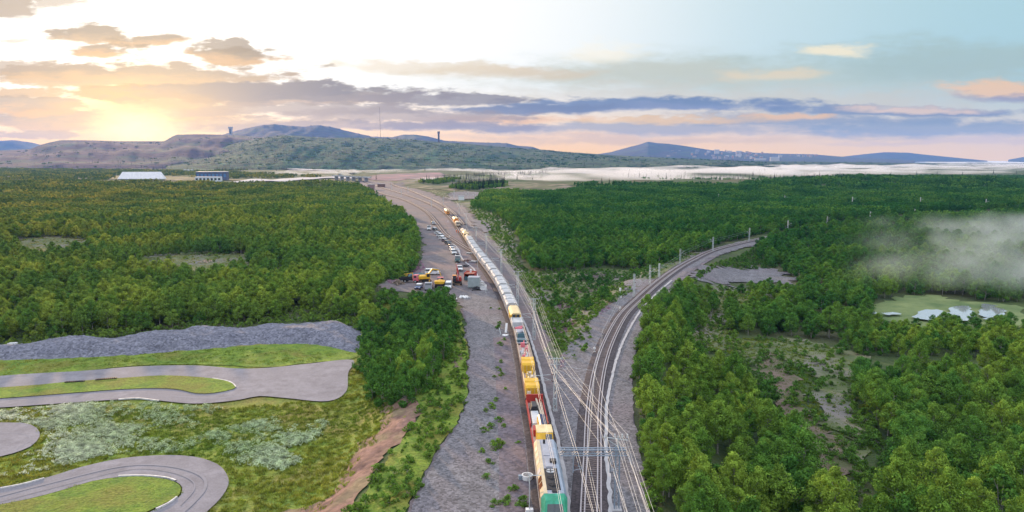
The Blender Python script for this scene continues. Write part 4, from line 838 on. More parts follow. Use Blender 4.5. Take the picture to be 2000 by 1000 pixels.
def loco(L=18.0):
    e = empty('diesel_locomotive'); underframe(e, L, M['black'])
    b_ = MB(); h = L / 2
    b_.prism([(-1.5, 1.12), (1.5, 1.12), (1.5, 3.35), (1.15, 3.85), (-1.15, 3.85), (-1.5, 3.35)], -h + 2.5, h - .1, 'y'); body = b_.build('body', P_['loco_grey'], e, .04)
    n = MB(); n.v = [(-1.5, -h + 2.5, 1.12), (1.5, -h + 2.5, 1.12), (1.5, -h + 2.5, 3.35), (1.15, -h + 2.5, 3.87), (-1.15, -h + 2.5, 3.87), (-1.5, -h + 2.5, 3.35),
                     (-1.3, -h, 1.0), (1.3, -h, 1.0), (1.3, -h + .15, 2.0), (1.05, -h + 1.5, 3.55), (-1.05, -h + 1.5, 3.55), (-1.3, -h + .15, 2.0)]
    n.f = [(0, 1, 7, 6), (1, 2, 8, 7), (2, 3, 9, 8), (3, 4, 10, 9), (4, 5, 11, 10), (5, 0, 6, 11), (6, 7, 8, 11), (8, 9, 10, 11)]; n.m = [0] * 8
    cab = n.build('cab', P_['loco_green'], e, .06)
    w = MB(); w.add([(-.95, -h + .43, 2.35), (.95, -h + .43, 2.35), (.85, -h + 1.22, 3.27), (-.85, -h + 1.22, 3.27)], [(0, 1, 2, 3)]); w.build('windscreen', M['glass'], cab)
    for s in (-1, 1): q = MB(); q.bar((s * .85, -h - .05, 1.6), (s * .85, -h + .12, 1.6), .16, 10); q.build('headlight', P_['lamp_glass'], cab)
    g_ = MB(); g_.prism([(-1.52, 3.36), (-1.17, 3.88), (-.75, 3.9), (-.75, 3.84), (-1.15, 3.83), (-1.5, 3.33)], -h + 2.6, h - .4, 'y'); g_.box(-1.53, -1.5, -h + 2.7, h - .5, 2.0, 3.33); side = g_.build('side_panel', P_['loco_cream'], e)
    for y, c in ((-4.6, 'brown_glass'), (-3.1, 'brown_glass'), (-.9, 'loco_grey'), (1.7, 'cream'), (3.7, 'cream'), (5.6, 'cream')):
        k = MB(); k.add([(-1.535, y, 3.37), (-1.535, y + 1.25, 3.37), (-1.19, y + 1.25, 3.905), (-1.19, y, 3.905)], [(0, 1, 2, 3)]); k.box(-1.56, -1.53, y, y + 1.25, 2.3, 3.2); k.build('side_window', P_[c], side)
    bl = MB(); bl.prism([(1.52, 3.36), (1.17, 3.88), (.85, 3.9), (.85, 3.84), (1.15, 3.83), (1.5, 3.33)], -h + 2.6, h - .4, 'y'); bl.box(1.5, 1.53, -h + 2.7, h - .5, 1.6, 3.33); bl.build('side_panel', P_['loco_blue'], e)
    r = MB(); r.box(-.74, .84, -h + 3.4, -.2, 3.86, 3.95); r.box(-.2, .5, -h + 2.7, -h + 3.3, 3.86, 3.98, 0); roof = r.build('roof_grille', P_['roof_black'], e)
    for y in (-h + 4.6, -h + 6.4, -h + 8.0):
        f = MB(); f.bar((0, y, 3.95), (0, y, 4.03), .52, 14); f.build('fan', P_['wagon_rib'] if y > -h + 7 else P_['roof_black'], roof)
        f = MB(); f.box(-.5, .5, y - .05, y + .05, 4.03, 4.06); f.box(-.05, .05, y - .5, y + .5, 4.06, 4.09); f.build('fan_blade', P_['roof_black'], roof)
    r2 = MB(); r2.box(-.5, .45, 0.2, 3.2, 3.86, 4.02); r2.box(-.55, .3, 3.5, 6.9, 3.86, 4.0); r2.build('roof_hatch', P_['loco_grey'], e, .02)
    r3 = MB(); r3.box(.1, .9, 1.2, 2.0, 3.88, 4.25); r3.bar((-.2, 7.6, 3.8), (-.2, 7.6, 4.35), .16, 8); r3.build('exhaust', M['black'], e)
    railing(e, -1.0, h - .35, h - .34, 1.1, 1.0, M['white'])
    bogie(e, -h + 3.6); bogie(e, h - 3.4); buffers(e, L); return e
def crane_machine(L=22.5):
    e = empty('crane_machine'); h = L / 2; underframe(e, L, P_['red'], 1.42)
    d = MB(); d.box(-1.24, 1.24, -h + .3, h - .3, 1.12, 1.2); d.build('deck', P_['deck'], e)
    c = MB(); c.prism([(-h + .8, 1.2), (-h + 4.6, 1.2), (-h + 4.6, 3.5), (-h + 1.7, 3.5), (-h + .8, 2.6)], -.95, 1.25, 'x'); cab = c.build('cab', P_['yellow'], e, .05)
    w = MB(); w.add([(.2, -h + .86, 2.78), (1.1, -h + .86, 2.78), (1.1, -h + 1.58, 3.46), (.2, -h + 1.58, 3.46)], [(0, 1, 2, 3)]); w.add([(.2, -h + .78, 1.9), (1.1, -h + .78, 1.9), (1.1, -h + .78, 2.55), (.2, -h + .78, 2.55)], [(0, 1, 2, 3)]); w.build('window', M['glass'], cab)
    t = MB(); t.box(-1.0, 1.3, -h + 1.9, -h + 4.8, 3.5, 3.62); t.build('cab_roof', P_['pale_yellow'], cab, .03)
    b2 = MB(); b2.prism([(-.95, 1.2), (-.3, 1.2), (-.3, 2.4), (-.6, 2.75), (-.95, 2.4)], -h - .1, -h + .75, 'y'); b2.build('tool_box', P_['yellow'], e, .04)
    k = MB(); k.box(-.35, 1.05, -h + 5.2, -h + 10.8, 1.2, 2.5); k.build('tank_frame', P_['yellow'], e, .03)
    k = MB(); k.prism([(-.25, 2.5), (.95, 2.5), (.95, 2.75), (.7, 3.0), (0, 3.0), (-.25, 2.75)], -h + 5.4, -h + 10.6, 'y'); k.build('dark_tank', P_['navy'], e, .03)
    k = MB(); k.box(-1.15, -.5, -h + 6.2, -h + 8.1, 1.2, 2.2); k.build('tool_box', P_['red'], e, .03)
    k = MB(); k.box(-1.1, .25, -h + 9.6, -h + 15.0, 1.2, 1.9, 0, .1, .1); k.build('machine_cover', P_['wagon_white'], e, .04)
    k = MB(); k.prism([(-1.0, 1.9), (.2, 1.9), (0, 2.5), (-.8, 2.5)], -h + 15.2, -h + 17.6, 'y'); k.box(-1.05, .3, -h + 15.1, -h + 17.7, 1.2, 1.9); k.build('generator', M['black'], e, .03)
    k = MB(); k.bar((.7, -h + 11, 1.6), (.25, h - 1.6, 1.9), .16, 8); k.bar((1.0, -h + 11, 1.5), (.75, h - 1.6, 1.7), .09, 8); k.build('boom', P_['cream'], e)
    k = MB(); k.box(-1.4, 1.4, h - 1.5, h - 1.2, 1.12, 2.6); k.box(-1.42, -1.25, h - 12, h - 1.5, 1.12, 1.75); k.box(1.25, 1.42, h - 12, h - 1.5, 1.12, 1.75); k.build('side_wall', P_['red'], e)
    k = MB(); k.bar((-.9, h - 1.0, 1.5), (-.9, h - .6, 2.9), .35, 10); k.build('air_tank', P_['cream'], e)
    bogie(e, -h + 3); bogie(e, h - 3); buffers(e, L); return e
def box_machine(L=18.5):
    e = empty('sleeper_laying_wagon'); h = L / 2; underframe(e, L, P_['frame_brown'], 1.35)
    d = MB(); d.box(-1.18, 1.18, -h + .3, h - .3, 1.12, 1.22); d.build('deck', P_['deck'], e)
    for y0, n in ((-h + .4, 2), (h - 5.4, 2)):
        for i in range(n):
            y = y0 + i * 2.6; k = MB(); k.prism([(y, 1.22), (y + 2.2, 1.22), (y + 2.3, 2.75), (y + 1.9, 3.1), (y + .3, 3.1), (y - .1, 2.75)], -1.2, 1.2, 'x'); o = k.build('hopper_box', P_['yellow'], e, .05)
            k = MB(); [k.box(x - .04, x + .04, y - .14, y - .1, 1.4, 2.7) for x in (-1, -.33, .33, 1)]; k.build('rib', P_['pale_yellow'], o)
    k = MB(); 
    for i in range(14): y = rng.uniform(-h + 6.2, h - 6.2); x = rng.uniform(-.9, .7); s = rng.uniform(.25, .7); k.box(x - s / 2, x + s / 2, y - s, y + s, 1.22, 1.22 + rng.uniform(.3, 1.2), 0, .05, .05)
    k.build('machinery', P_['cream'], e)
    for i in range(6): y = rng.uniform(-h + 6.2, h - 6); x = rng.uniform(-.8, .6); k = MB(); k.bar((x, y, 1.3), (x + rng.uniform(-.3, .6), y + rng.uniform(.6, 1.4), 2.2), .14, 8); k.build('hydraulic_ram', P_['yellow'], e)
    k = MB(); [k.bar((x, -h + 6, 1.6), (x, h - 6, 1.6), .09, 6) for x in (-1.1, 1.1)]; k.build('guide_rail', P_['pale_yellow'], e)
    bogie(e, -h + 3); bogie(e, h - 3); buffers(e, L); return e
def ladder_frame(parent, L, mat):
    k = MB(); 
    for s in (-1, 1):
        k.bar((s * 1.3, -L / 2 + .3, 1.9), (s * 1.3, L / 2 - .3, 1.9), .05, 4)
        for i in range(int(L / .9)): y = -L / 2 + .3 + i * .9; k.bar((s * 1.3, y, 1.1), (s * 1.3, y, 1.9), .035, 4); k.bar((s * 1.3, y, 1.5), (s * .8, y, 1.15), .03, 4)
    return k.build('side_ladder', mat, parent)
def flat_machine(L, kind):
    e = empty('track_work_wagon'); h = L / 2; underframe(e, L, P_['frame_brown'], 1.35); d = MB(); d.box(-1.18, 1.18, -h + .3, h - .3, 1.12, 1.2); d.build('deck', P_['deck'] if kind == 0 else P_['loco_grey'], e)
    ladder_frame(e, L, P_['cream'])
    if kind == 0:
        for i in range(7):
            k = MB(); y = rng.uniform(-h + 1, h - 2); x = rng.uniform(-.7, .7); s = rng.uniform(.3, .6); k.box(x - s, x + s * .6, y, y + s * 1.6, 1.2, 1.5 + s, 0, .08, .08); k.bar((x, y + s * .6, 1.35), (x + .2, y + .9 + s, 2.3), .12, 8); k.build('machinery', P_[('pink_red', 'wagon_white', 'pink_red', 'cream', 'loco_grey', 'pink_red', 'wagon_white')[i]], e, .02)
    else:
        k = MB(); k.box(-.9, .9, -2.2, -.2, 1.2, 2.1, 0, .15, .15); k.build('generator', P_['teal'], e, .03); k = MB(); k.box(-1.1, 1.1, -h + 1, -h + 2.4, 1.2, 1.7); k.build('tool_box', P_['teal'], e, .03)
        k = MB(); k.box(-1.05, 1.05, .2, 3.4, 1.2, 1.9, 0, .2, .1); k.bar((-.5, -1.1, 2.1), (.5, -1.1, 2.5), .3, 10); k.build('engine_cover', P_['loco_grey'], e, .03)
        k = MB(); k.bar((-.7, h - 2.8, 1.7), (.7, h - 2.8, 1.7), .5, 12); k.bar((-.9, h - 1.4, 1.5), (.9, h - 1.2, 1.9), .25, 8); k.build('winch', P_['pink_red'], e)
    bogie(e, -h + 2.6); bogie(e, h - 2.6); buffers(e, L); return e
def cab_car(L=15.5):
    e = empty('work_cab_wagon'); h = L / 2; underframe(e, L, P_['loco_grey'])
    k = MB(); k.box(-1.4, 1.4, -h + .4, -h + 6.0, 1.12, 2.3, 0, .05, .05); k.build('engine_housing', P_['wagon_white'], e, .04)
    railing(e, -1.2, -h + .5, -h + 3.4, 2.3, .8, P_['teal']); railing(e, 1.2, -h + .5, -h + 3.4, 2.3, .8, P_['teal'])
    k = MB(); k.prism([(-1.15, 1.3), (1.15, 1.3), (1.3, 2.6), (.95, 3.35), (-.95, 3.35), (-1.3, 2.6)], -h + 6.1, h - .6, 'y'); cab = k.build('cab', P_['yellow'], e, .04)
    k = MB(); k.prism([(-1.25, 3.2), (-.8, 3.5), (.8, 3.5), (1.25, 3.2), (1.1, 3.12), (-1.1, 3.12)], -h + 5.3, h - .9, 'y'); k.build('canopy', P_['pale_yellow'], cab, .03)
    k = MB(); k.box(-.9, -.1, -h + 6.05, -h + 6.09, 2.1, 3.0); k.box(.1, .9, -h + 6.05, -h + 6.09, 2.1, 3.0); k.build('windscreen', M['glass'], cab)
    for s in (-1, 1):
        k = MB(); k.box(s * 1.35 - .15, s * 1.35 + .15, -h + 8, -h + 11, 1.6, 2.5); k.build('side_box', P_['yellow'], e, .03)
    bogie(e, -h + 2.6); bogie(e, h - 2.6); buffers(e, L); return e
def hopper(L=14.0):
    e = empty('hopper_wagon'); h = L / 2; underframe(e, L, P_['loco_grey'], 1.35)
    b_ = MB(); b_.prism([(-.7, 1.15), (.7, 1.15), (1.45, 2.0), (1.45, 3.0), (-1.45, 3.0), (-1.45, 2.0)], -h + .8, h - .8, 'y'); body = b_.build('body', P_['wagon_white'], e, .03)
    k = MB(); [k.box(s * 1.45 - .05, s * 1.45 + .05, y, y + .1, 1.9, 3.0) for s in (-1, 1) for y in np.arange(-h + 1.4, h - 1, 1.6)]; k.build('rib', P_['wagon_rib'], body)
    for y0, y1 in ((-h + .7, -.25), (.25, h - .7)):
        k = MB(); k.prism([(-1.5, 2.98), (1.5, 2.98), (1.5, 3.1), (.9, 3.5), (-.9, 3.5), (-1.5, 3.1)], y0, y1, 'y'); c = k.build('roof_cover', P_['wagon_white'], e, .05)
        k = MB(); n = 3; [k.box(-1.52, 1.52, y0 + (y1 - y0) * i / n - .05, y0 + (y1 - y0) * i / n + .05, 3.5, 3.58) for i in range(n + 1)]; k.box(-.45, .45, y0 + .8, y0 + 1.9, 3.5, 3.56); k.bar((-.95, y0, 3.5), (-.95, y1, 3.5), .04, 4); k.bar((.95, y0, 3.5), (.95, y1, 3.5), .04, 4); k.build('hatch_bar', P_['wagon_rib'], c)
    k = MB(); k.box(-1.2, 1.2, -.22, .22, 1.15, 2.9); k.build('bulkhead', M['black'], e)
    bogie(e, -h + 2.4); bogie(e, h - 2.4); buffers(e, L); return e
def beige_machine(L, kind):
    e = empty('track_maintenance_machine'); h = L / 2; underframe(e, L, P_['cream'], 1.45)
    k = MB(); k.box(-1.35, 1.35, -h + .4, -h + L * .36, 1.12, 3.1, 0, .08, .1); c = k.build('cab', P_['cream'] if kind != 1 else P_['pale_yellow'], e, .06)
    k = MB(); k.box(-1.1, 1.1, -h + .38, -h + .42, 2.1, 2.8); k.build('windscreen', M['glass'], c)
    if kind == 1:
        k = MB(); k.bar((0, -h + L * .40, 2.3), (0, h - 1.2, 2.3), 1.2, 14); k.build('drum', P_['pale_yellow'], e)
    else:
        k = MB(); k.box(-1.2, 1.2, -h + L * .42, h - .6, 1.12, 2.4, 0, .2, .2); k.box(-.6, .6, -h + L * .5, h - 1.5, 2.4, 3.0, 0, .1, .1); k.build('engine_housing', P_['cream'], e, .05)
    k = MB(); [k.bar((s * 1.45, -h + 1, 1.1), (s * 1.45, h - 1, 2.0), .07, 6) for s in (-1, 1)]; [k.bar((s * 1.3, y, .7), (s * 1.5, y + .5, 2.1), .1, 6) for s in (-1, 1) for y in (-1.5, 0, 1.8)]; k.build('work_arm', P_['frame_brown'], e)
    bogie(e, -h + 2.4); bogie(e, h - 2.4); buffers(e, L); return e
def orange_wagon(L=15.0):
    e = empty('covered_wagon'); h = L / 2; underframe(e, L, P_['frame_brown'])
    k = MB(); k.prism([(-1.5, 1.12), (1.5, 1.12), (1.5, 3.3), (1.1, 3.9), (-1.1, 3.9), (-1.5, 3.3)], -h + 3.4, h - .3, 'y'); b_ = k.build('body', P_['orange'], e, .05)
    k = MB(); k.prism([(-1.15, 3.88), (-1.05, 3.98), (1.05, 3.98), (1.15, 3.88)], -h + 3.3, h - .2, 'y'); k.build('roof', P_['pale_yellow'], b_)
    k = MB(); k.box(-.5, .5, -h + 3.36, -h + 3.4, 1.3, 3.1); k.build('door', P_['red'], b_); k = MB(); k.box(-1.3, 1.3, -h + .4, -h + 3.2, 1.12, 1.7, 0, .1, .1); k.build('platform_box', P_['tank_cream'], e)
    bogie(e, -h + 2.4); bogie(e, h - 2.4); buffers(e, L); return e
def tank_wagon(L=17.0):
    e = empty('tank_wagon'); h = L / 2; underframe(e, L, P_['orange']); k = MB(); k.bar((0, -h + 2.6, 2.5), (0, h - .9, 2.5), 1.35, 20); k.bar((0, -h + 2.0, 2.5), (0, -h + 2.6, 2.5), .9, 20, 0, 1.35); k.bar((0, h - .9, 2.5), (0, h - .5, 2.5), 1.35, 20, 0, .9)
    t = k.build('tank', P_['tank_cream'], e, 0, False); k = MB(); k.bar((0, 0, 3.8), (0, 0, 4.1), .4, 12); k.box(-.5, .5, -h + 2, h - 2, 3.86, 3.9); k.build('hatch', P_['cream'], t)
    k = MB(); k.box(-1.3, 1.3, -h + .2, -h + 1.9, 1.12, 2.5, 0, .1, .2); c = k.build('cab', P_['orange'], e, .05); k = MB(); k.box(-1.0, 1.0, -h + .16, -h + .25, 1.9, 2.4); k.build('windscreen', M['glass'], c)
    k = MB(); [k.box(-1.37, 1.37, y, y + .15, 1.12, 2.0) for y in (-h + 3.5, h - 2.5)]; k.build('saddle', P_['orange'], t)
    bogie(e, -h + 2.4); bogie(e, h - 2.4); buffers(e, L); return e
ML = resample(main_line, .5); MS = arc(ML)
def s_at_Y(Y): return float(np.interp(Y, ML[:, 1], MS))
def on_line(e, Yc=None, s=None):
    s = s_at_Y(Yc) if s is None else s
    p = np.array([np.interp(s, MS, ML[:, i]) for i in (0, 1)]); q = np.array([np.interp(s + 4, MS, ML[:, i]) for i in (0, 1)]) - np.array([np.interp(s - 4, MS, ML[:, i]) for i in (0, 1)])
    e.location = (p[0], p[1], .58 + .1 * np.hypot(*p) / 160); e.rotation_euler = (0, 0, math.atan2(-q[0], q[1])); return e
G_ = 'vehicles of the long work train'
def train_car(e, L, s0, label, cat):
    on_line(e, s=s0 + L / 2); tag(e, label=label, cat=cat, group=G_); return s0 + L + 1.0
s = s_at_Y(71.5)
s = train_car(loco(18.0), 18.0, s, 'green fronted diesel locomotive with a cream lit side and black roof fans', 'locomotive')
s = train_car(crane_machine(22.0), 22.0, s, 'red framed work wagon with yellow cab and dark blue tank, behind the locomotive', 'rail wagon')
s = train_car(box_machine(19.0), 19.0, s, 'long work wagon with two pairs of bright yellow boxes', 'rail wagon')
s = train_car(flat_machine(14.0, 0), 14.0, s, 'open work wagon heaped with red and white machinery', 'rail wagon')
s = train_car(flat_machine(14.0, 1), 14.0, s, 'open work wagon with teal machinery and a red winch', 'rail wagon')
s = train_car(cab_car(15.5), 15.5, s, 'work wagon with a pale yellow canopy cab and white housing', 'rail wagon')
hp = hopper(); e = hp; ordn = ['first', 'second', 'third', 'fourth', 'fifth', 'sixth', 'seventh', 'eighth', 'ninth', 'tenth', 'eleventh', 'twelfth', 'thirteenth']
SEND = s_at_Y(352); nh = int((SEND - s) // 15)
for k in range(nh):
    e = hp if k == 0 else copy_tree(hp); s = train_car(e, 14.0, s, 'white roofed hopper wagon, %s behind the yellow canopy cab' % ordn[k], 'rail wagon')
s = train_car(beige_machine(15, 0), 15, s, 'beige track machine coupled behind the last white hopper wagon', 'rail machine')
s = train_car(beige_machine(16, 1), 16, s, 'beige track machine with a round cream drum, beside the two workers', 'rail machine')
s = train_car(beige_machine(15, 2), 15, s, 'pinkish beige track machine just short of the orange wagon', 'rail machine')
s = max(s, s_at_Y(425)); k = beige_machine(14, 2); s = train_car(k, 14, s, 'low beige work wagon coupled to the front of the orange wagon', 'rail machine')
s = train_car(orange_wagon(18), 18, s, 'orange covered wagon with a cream roof at the far end of the train', 'rail wagon')
s2 = s_at_Y(520); k = tank_wagon(20); on_line(k, s=s2 + 10); tag(k, label='cream and orange tank wagon standing alone beyond the long train', cat='rail wagon')

# ------------------------------------------------------------------ catenary masts and wires
def solve_top(px, pyt, Y):
    """height of a point at ground distance Y that shows at picture row pyt"""
    x, y, z = ray(px, pyt); return H + z * Y / y
def lattice(h, r=.27, pitch=.9, panel=True):
    e = empty('catenary_mast'); b_ = MB()
    for sx in (-1, 1):
        for sy in (-1, 1): b_.bar((sx * r, sy * r * .7, 0), (sx * r * .75, sy * r * .6, h), .065, 4)
    n = int(h / pitch)
    for i in range(n):
        z0 = i * pitch; z1 = z0 + pitch; s = 1 if i % 2 else -1; f0 = 1 - .25 * z0 / h; f1 = 1 - .25 * z1 / h
        for sy in (-1, 1): b_.bar((-s * r * f0, sy * r * .66, z0), (s * r * f1, sy * r * .66, z1), .04, 4)
        for sx in (-1, 1): b_.bar((sx * r * f0, -s * r * .66, z0), (sx * r * f1, s * r * .66, z1), .016, 4)
    b_.build('post', M['galv'], e); f = MB(); f.box(-.45, .45, -.45, .45, -.5, .35, 0, .06, .06); f.build('foundation', M['concrete'], e, .03); return e
def bracket(e, h, side, reach, z, name='bracket'):
    k = MB(); x = side * reach; k.bar((0, 0, z + .9), (x, 0, z + .75), .04, 5); k.bar((0, 0, z - .5), (x * .8, 0, z + .78), .035, 5); k.bar((x * .75, 0, z), (x, 0, z - .25), .025, 4); k.bar((0, 0, z - .1), (x * .8, 0, z), .03, 4)
    o = k.build(name, M['galv'], e); k = MB(); k.bar((side * .3, 0, z + .88), (side * .75, 0, z + .86), .09, 8); k.bar((side * .3, 0, z - .32), (side * .7, 0, z - .1), .09, 8); k.build('insulator', P_['frame_brown'], o)
def top_arms(e, h):
    k = MB(); k.bar((-1.3, 0, h - .1), (1.3, 0, h - .1), .05, 5); k.bar((-.8, 0, h - 1.1), (.9, 0, h - 1.1), .045, 5); k.build('cross_arm', M['galv'], e)
    k = MB(); [k.bar((x, 0, h - .1), (x, 0, h + .25), .07, 6) for x in (-1.2, 1.2)]; k.bar((-.7, 0, h - 1.1), (-.7, 0, h - 1.45), .07, 6); k.build('insulator', P_['loco_grey'], e)
MAIN_M = [(1084, 804, 699), (1043, 665, 583), (1011, 598, 530), (979, 538, 487), (950, 502, 456), (930, 471, 443), (911, 445, 417)]
mtop = []
for k, (px, pb, ptp) in enumerate(MAIN_M):
    g0 = flat(px, pb); h = min(11.0, max(7.5, solve_top(px, ptp, g0[1]))); e = lattice(h); e.location = (g0[0], g0[1], h1(*g0)); 
    d = ML[np.argmin(np.hypot(*(ML - g0).T))] - g0; ang_ = math.atan2(d[1], d[0]) + math.pi; e.rotation_euler[2] = ang_ if abs(ang_) < 9 else 0
    bracket(e, h, -1, min(4.2, float(np.hypot(*d))), 5.6); top_arms(e, h); mtop.append((e.location.copy(), h, d))
    tag(e, label='grey lattice catenary mast right of the train, %s in line from the camera' % ('second third fourth fifth sixth seventh eighth'.split()[k]), cat='mast', group='catenary masts beside the train')
    if k in (0, 1): 
        c = MB(); c.box(-.3, .3, .35, .75, 1.0, 2.1); c.build('cabinet', P_['wagon_white'], e)
# portal by the camera
gp = np.array([12.6, 78.4]); e = empty('catenary_portal', (gp[0], gp[1], h1(*gp)))
k = MB(); [k.bar((sx * .28, sy * .2, 0), (sx * .22, sy * .16, 8.2), .06, 4) for sx in (-1, 1) for sy in (-1, 1)]
for i in range(9): k.bar((-.27, .2, i * .9), (.27, .2, i * .9 + .9), .03, 4); k.bar((.27, -.2, i * .9), (-.27, -.2, i * .9 + .9), .03, 4)
k.build('post', P_['loco_blue'], e); k = MB(); x0 = -6.9
for sy in (-.3, .3):
    for z in (7.2, 7.9): k.bar((1.0, sy, z), (x0, sy, z), .075, 4)
n = 11
for i in range(n): a = 1.0 + (x0 - 1) * i / n; b_ = 1.0 + (x0 - 1) * (i + 1) / n; z0, z1 = (7.2, 7.9) if i % 2 else (7.9, 7.2); [k.bar((a, sy, z0), (b_, sy, z1), .025, 4) for sy in (-.3, .3)]; k.bar((a, -.3, 7.9), (b_, .3, 7.9), .016, 4)
k.build('beam', P_['loco_blue'], e)
for x in (-5.3, -.9):
    k = MB(); k.bar((x, 0, 7.2), (x, 0, 4.9), .06, 5); k.bar((x, 0, 5.9), (x + 1.1, 0, 5.6), .03, 4); k.bar((x, 0, 5.2), (x + 1.2, 0, 5.45), .03, 4); hg = k.build('drop_post', P_['loco_blue'], e)
    k = MB(); k.bar((x + .15, 0, 5.86), (x + .5, 0, 5.76), .08, 6); k.build('insulator', P_['frame_brown'], hg)
k = MB(); k.bar((-1.8, 0, 9.4), (1.2, 0, 9.0), .05, 5); k.bar((0, 0, 8.1), (0, 0, 9.5), .07, 6); k.bar((-1.6, 0, 9.3), (0, 0, 8.2), .035, 4); k.build('cross_arm', M['galv'], e)
k = MB(); [k.bar((x, 0, 9.3), (x, 0, 9.75), .1, 8) for x in (-1.4, -.4, .5, 1.1)]; k.build('insulator', P_['wagon_white'], e)
k = MB(); k.box(-.6, .6, -.6, .6, -.5, .4); k.build('foundation', M['concrete'], e)
tag(e, label='pale blue lattice portal mast with a long beam reaching left over the near tracks', cat='portal mast')
# branch line masts
BM = [(1238, 580, 534), (1269, 558, 517), (1287, 544, 523), (1328, 518, 486), (1392, 493, 463), (1463, 474, 445), (1538, 455, 430), (1615, 443, 422), (1699, 432, 413), (1786, 424, 408)]
btop = []; bl_ = ['nearest on the curved single track', 'second along the curved single track', 'short one where the curve passes the pink flowers', 'fourth along the curve, before the grassy bank', 'fifth along the curve, against the dark wood', 'at the point where the single track enters the wood', 'first one inside the wood beyond the curve', 'second one inside the wood beyond the curve', 'third one inside the wood beyond the curve', 'fourth one inside the wood beyond the curve']
for k, (px, pb, ptp) in enumerate(BM):
    g0 = flat(px, pb); h = min(10, max(5.5, solve_top(px, ptp, g0[1]))); e = lattice(h); e.location = (g0[0], g0[1], h1(*g0)); BL = branch; j = np.argmin(np.hypot(*(BL - g0).T)); d = BL[j] - g0; e.rotation_euler[2] = math.atan2(d[1], d[0])
    bracket(e, h, 1, min(3.4, max(1.5, float(np.hypot(*d)))), 5.0 if h > 6.5 else 4.0); btop.append((e.location.copy(), h, d))
    tag(e, label='slim grey catenary mast, ' + bl_[k], cat='mast', group='catenary masts along the single track')
for k, (px, pb, ptp) in enumerate([(1403, 394, 382), (1532, 396, 383), (1664, 403, 387), (1797, 402, 387), (1925, 405, 387)]):
    g0 = flat(px, pb); h = min(11, max(8, solve_top(px, ptp, g0[1]))); e = lattice(h, .3); e.location = (g0[0], g0[1], h1(*g0)); bracket(e, h, 1, 3, 5.6)
    tag(e, label='far grey catenary mast on the distant line, %s from the left' % ordn[k], cat='mast', group='catenary masts on the far line')
FM = [(784, 385, 370), (843, 405, 392), (866, 402, 388), (887, 385, 372), (914, 386, 371), (765, 372, 362), (797, 378, 366), (928, 392, 380), (897, 418, 402)]
for k, (px, pb, ptp) in enumerate(FM):
    g0 = flat(px, pb); h = 9; e = lattice(h, .3); e.location = (g0[0], g0[1], h1(*g0)); bracket(e, h, -1, 3, 5.6)
    tag(e, label='distant catenary mast over the far sidings before the mist, %s from the left' % ordn[[5, 0, 1, 2, 3, 4, 6, 7, 8].index(k) if k in (5, 0, 1, 2, 3, 4, 6, 7, 8) else k], cat='mast', group='catenary masts over the far sidings')
def wire(pts, label, r=.0125, sag=.35, name='overhead_wire'):
    out = []
    for a, b_ in zip(pts[:-1], pts[1:]):
        a = Vector(a); b_ = Vector(b_); L = (b_ - a).length; sg = min(sag, L * .008)
        for i in range(8): t = i / 8; q = a.lerp(b_, t); q.z -= sg * 4 * t * (1 - t); out.append(q)
    out.append(Vector(pts[-1])); rr = r; o = MB().tube(out, rr, 4).build(name, M['wire']); tag(o, label=label, cat='wire', group='overhead wires along the railway'); return o
def off(loc, d, a, z): u = Vector((d[0], d[1], 0)).normalized(); return Vector(loc) + u * a + Vector((0, 0, z))
pt = Vector((gp[0], gp[1], h1(*gp))); ex = Vector((18.5, 40, 0))
far_pts = [at3(884, 408), at3(862, 395), at3(835, 382)]
lab = ['outermost overhead wire carried on the mast tops right of the train', 'second overhead wire on the mast tops, nearest the train', 'third overhead wire, slung under the left cross arm', 'fourth overhead wire, slung under the right cross arm', 'lower overhead wire halfway down the masts']
for n_, (a, dzv, pa, pz) in enumerate(((-1.2, .2, 1.1, 9.7), (1.2, .2, -1.4, 9.7), (.7, -1.45, -.4, 9.6), (-.8, -1.1, .5, 9.5), (-.35, -2.6, 1.2, 7.6))):
    pts = [pt + Vector((pa, -32, pz - .6)) + Vector((-.6, 0, 0)), pt + Vector((pa, 0, pz))] + [off(l, d, a, h + dzv) for l, h, d in mtop] + [Vector((q.x + 3 - a, q.y, q.z + 8.8 + dzv)) for q in far_pts]
    wire(pts, lab[n_])
def line_pts(L, Ys, z, dx_=0.0):
    return [Vector((float(np.interp(Y, L[:, 1], L[:, 0])) + dx_, Y, z)) for Y in Ys]
yy = [60, 78.4] + [m[0].y for m in mtop] + [480, 560, 660, 760]
wire(line_pts(main_line, yy, 5.9, .2), 'contact wire hanging directly above the long train', .014, .15); wire(line_pts(main_line, yy, 7.0, .2), 'carrier wire above the contact wire of the long train', .014, .9)
wire(line_pts(main_line, yy, 7.3, 3.2), 'feeder wire on the train side of the lattice masts', .016, .5)
for n_, (a, dzv, pa, pz, lb) in enumerate(((-.2, -1.9, .2, 8.7, 'upper middle overhead wire between the mast tops and the lower wire'), (.2, -3.4, -.9, 7.0, 'lowest wire clipped to the lattice masts'), (-1.0, -.5, .9, 9.2, 'overhead wire just inside the outermost one'))):
    wire([pt + Vector((pa - .6, -32, pz - .6)), pt + Vector((pa, 0, pz))] + [off(l, d, a, h + dzv) for l, h, d in mtop] + [Vector((q.x + 3 - a, q.y, q.z + 8.8 + dzv)) for q in far_pts], lb)
bp = [Vector((8.6, 50, 5.9)), Vector((9.0, 78.4, 5.9))]
bb = [off(l, d, min(3.2, max(1.5, float(np.hypot(*d)))), 4.9 if h > 6.5 else 4.2) for l, h, d in btop]; bt = [Vector(l) + Vector((0, 0, h)) for l, h, d in btop]
mid = [Vector((*flat(1160, 800), 5.6)), Vector((*flat(1176, 705), 5.5)), Vector((*flat(1208, 630), 5.4))]
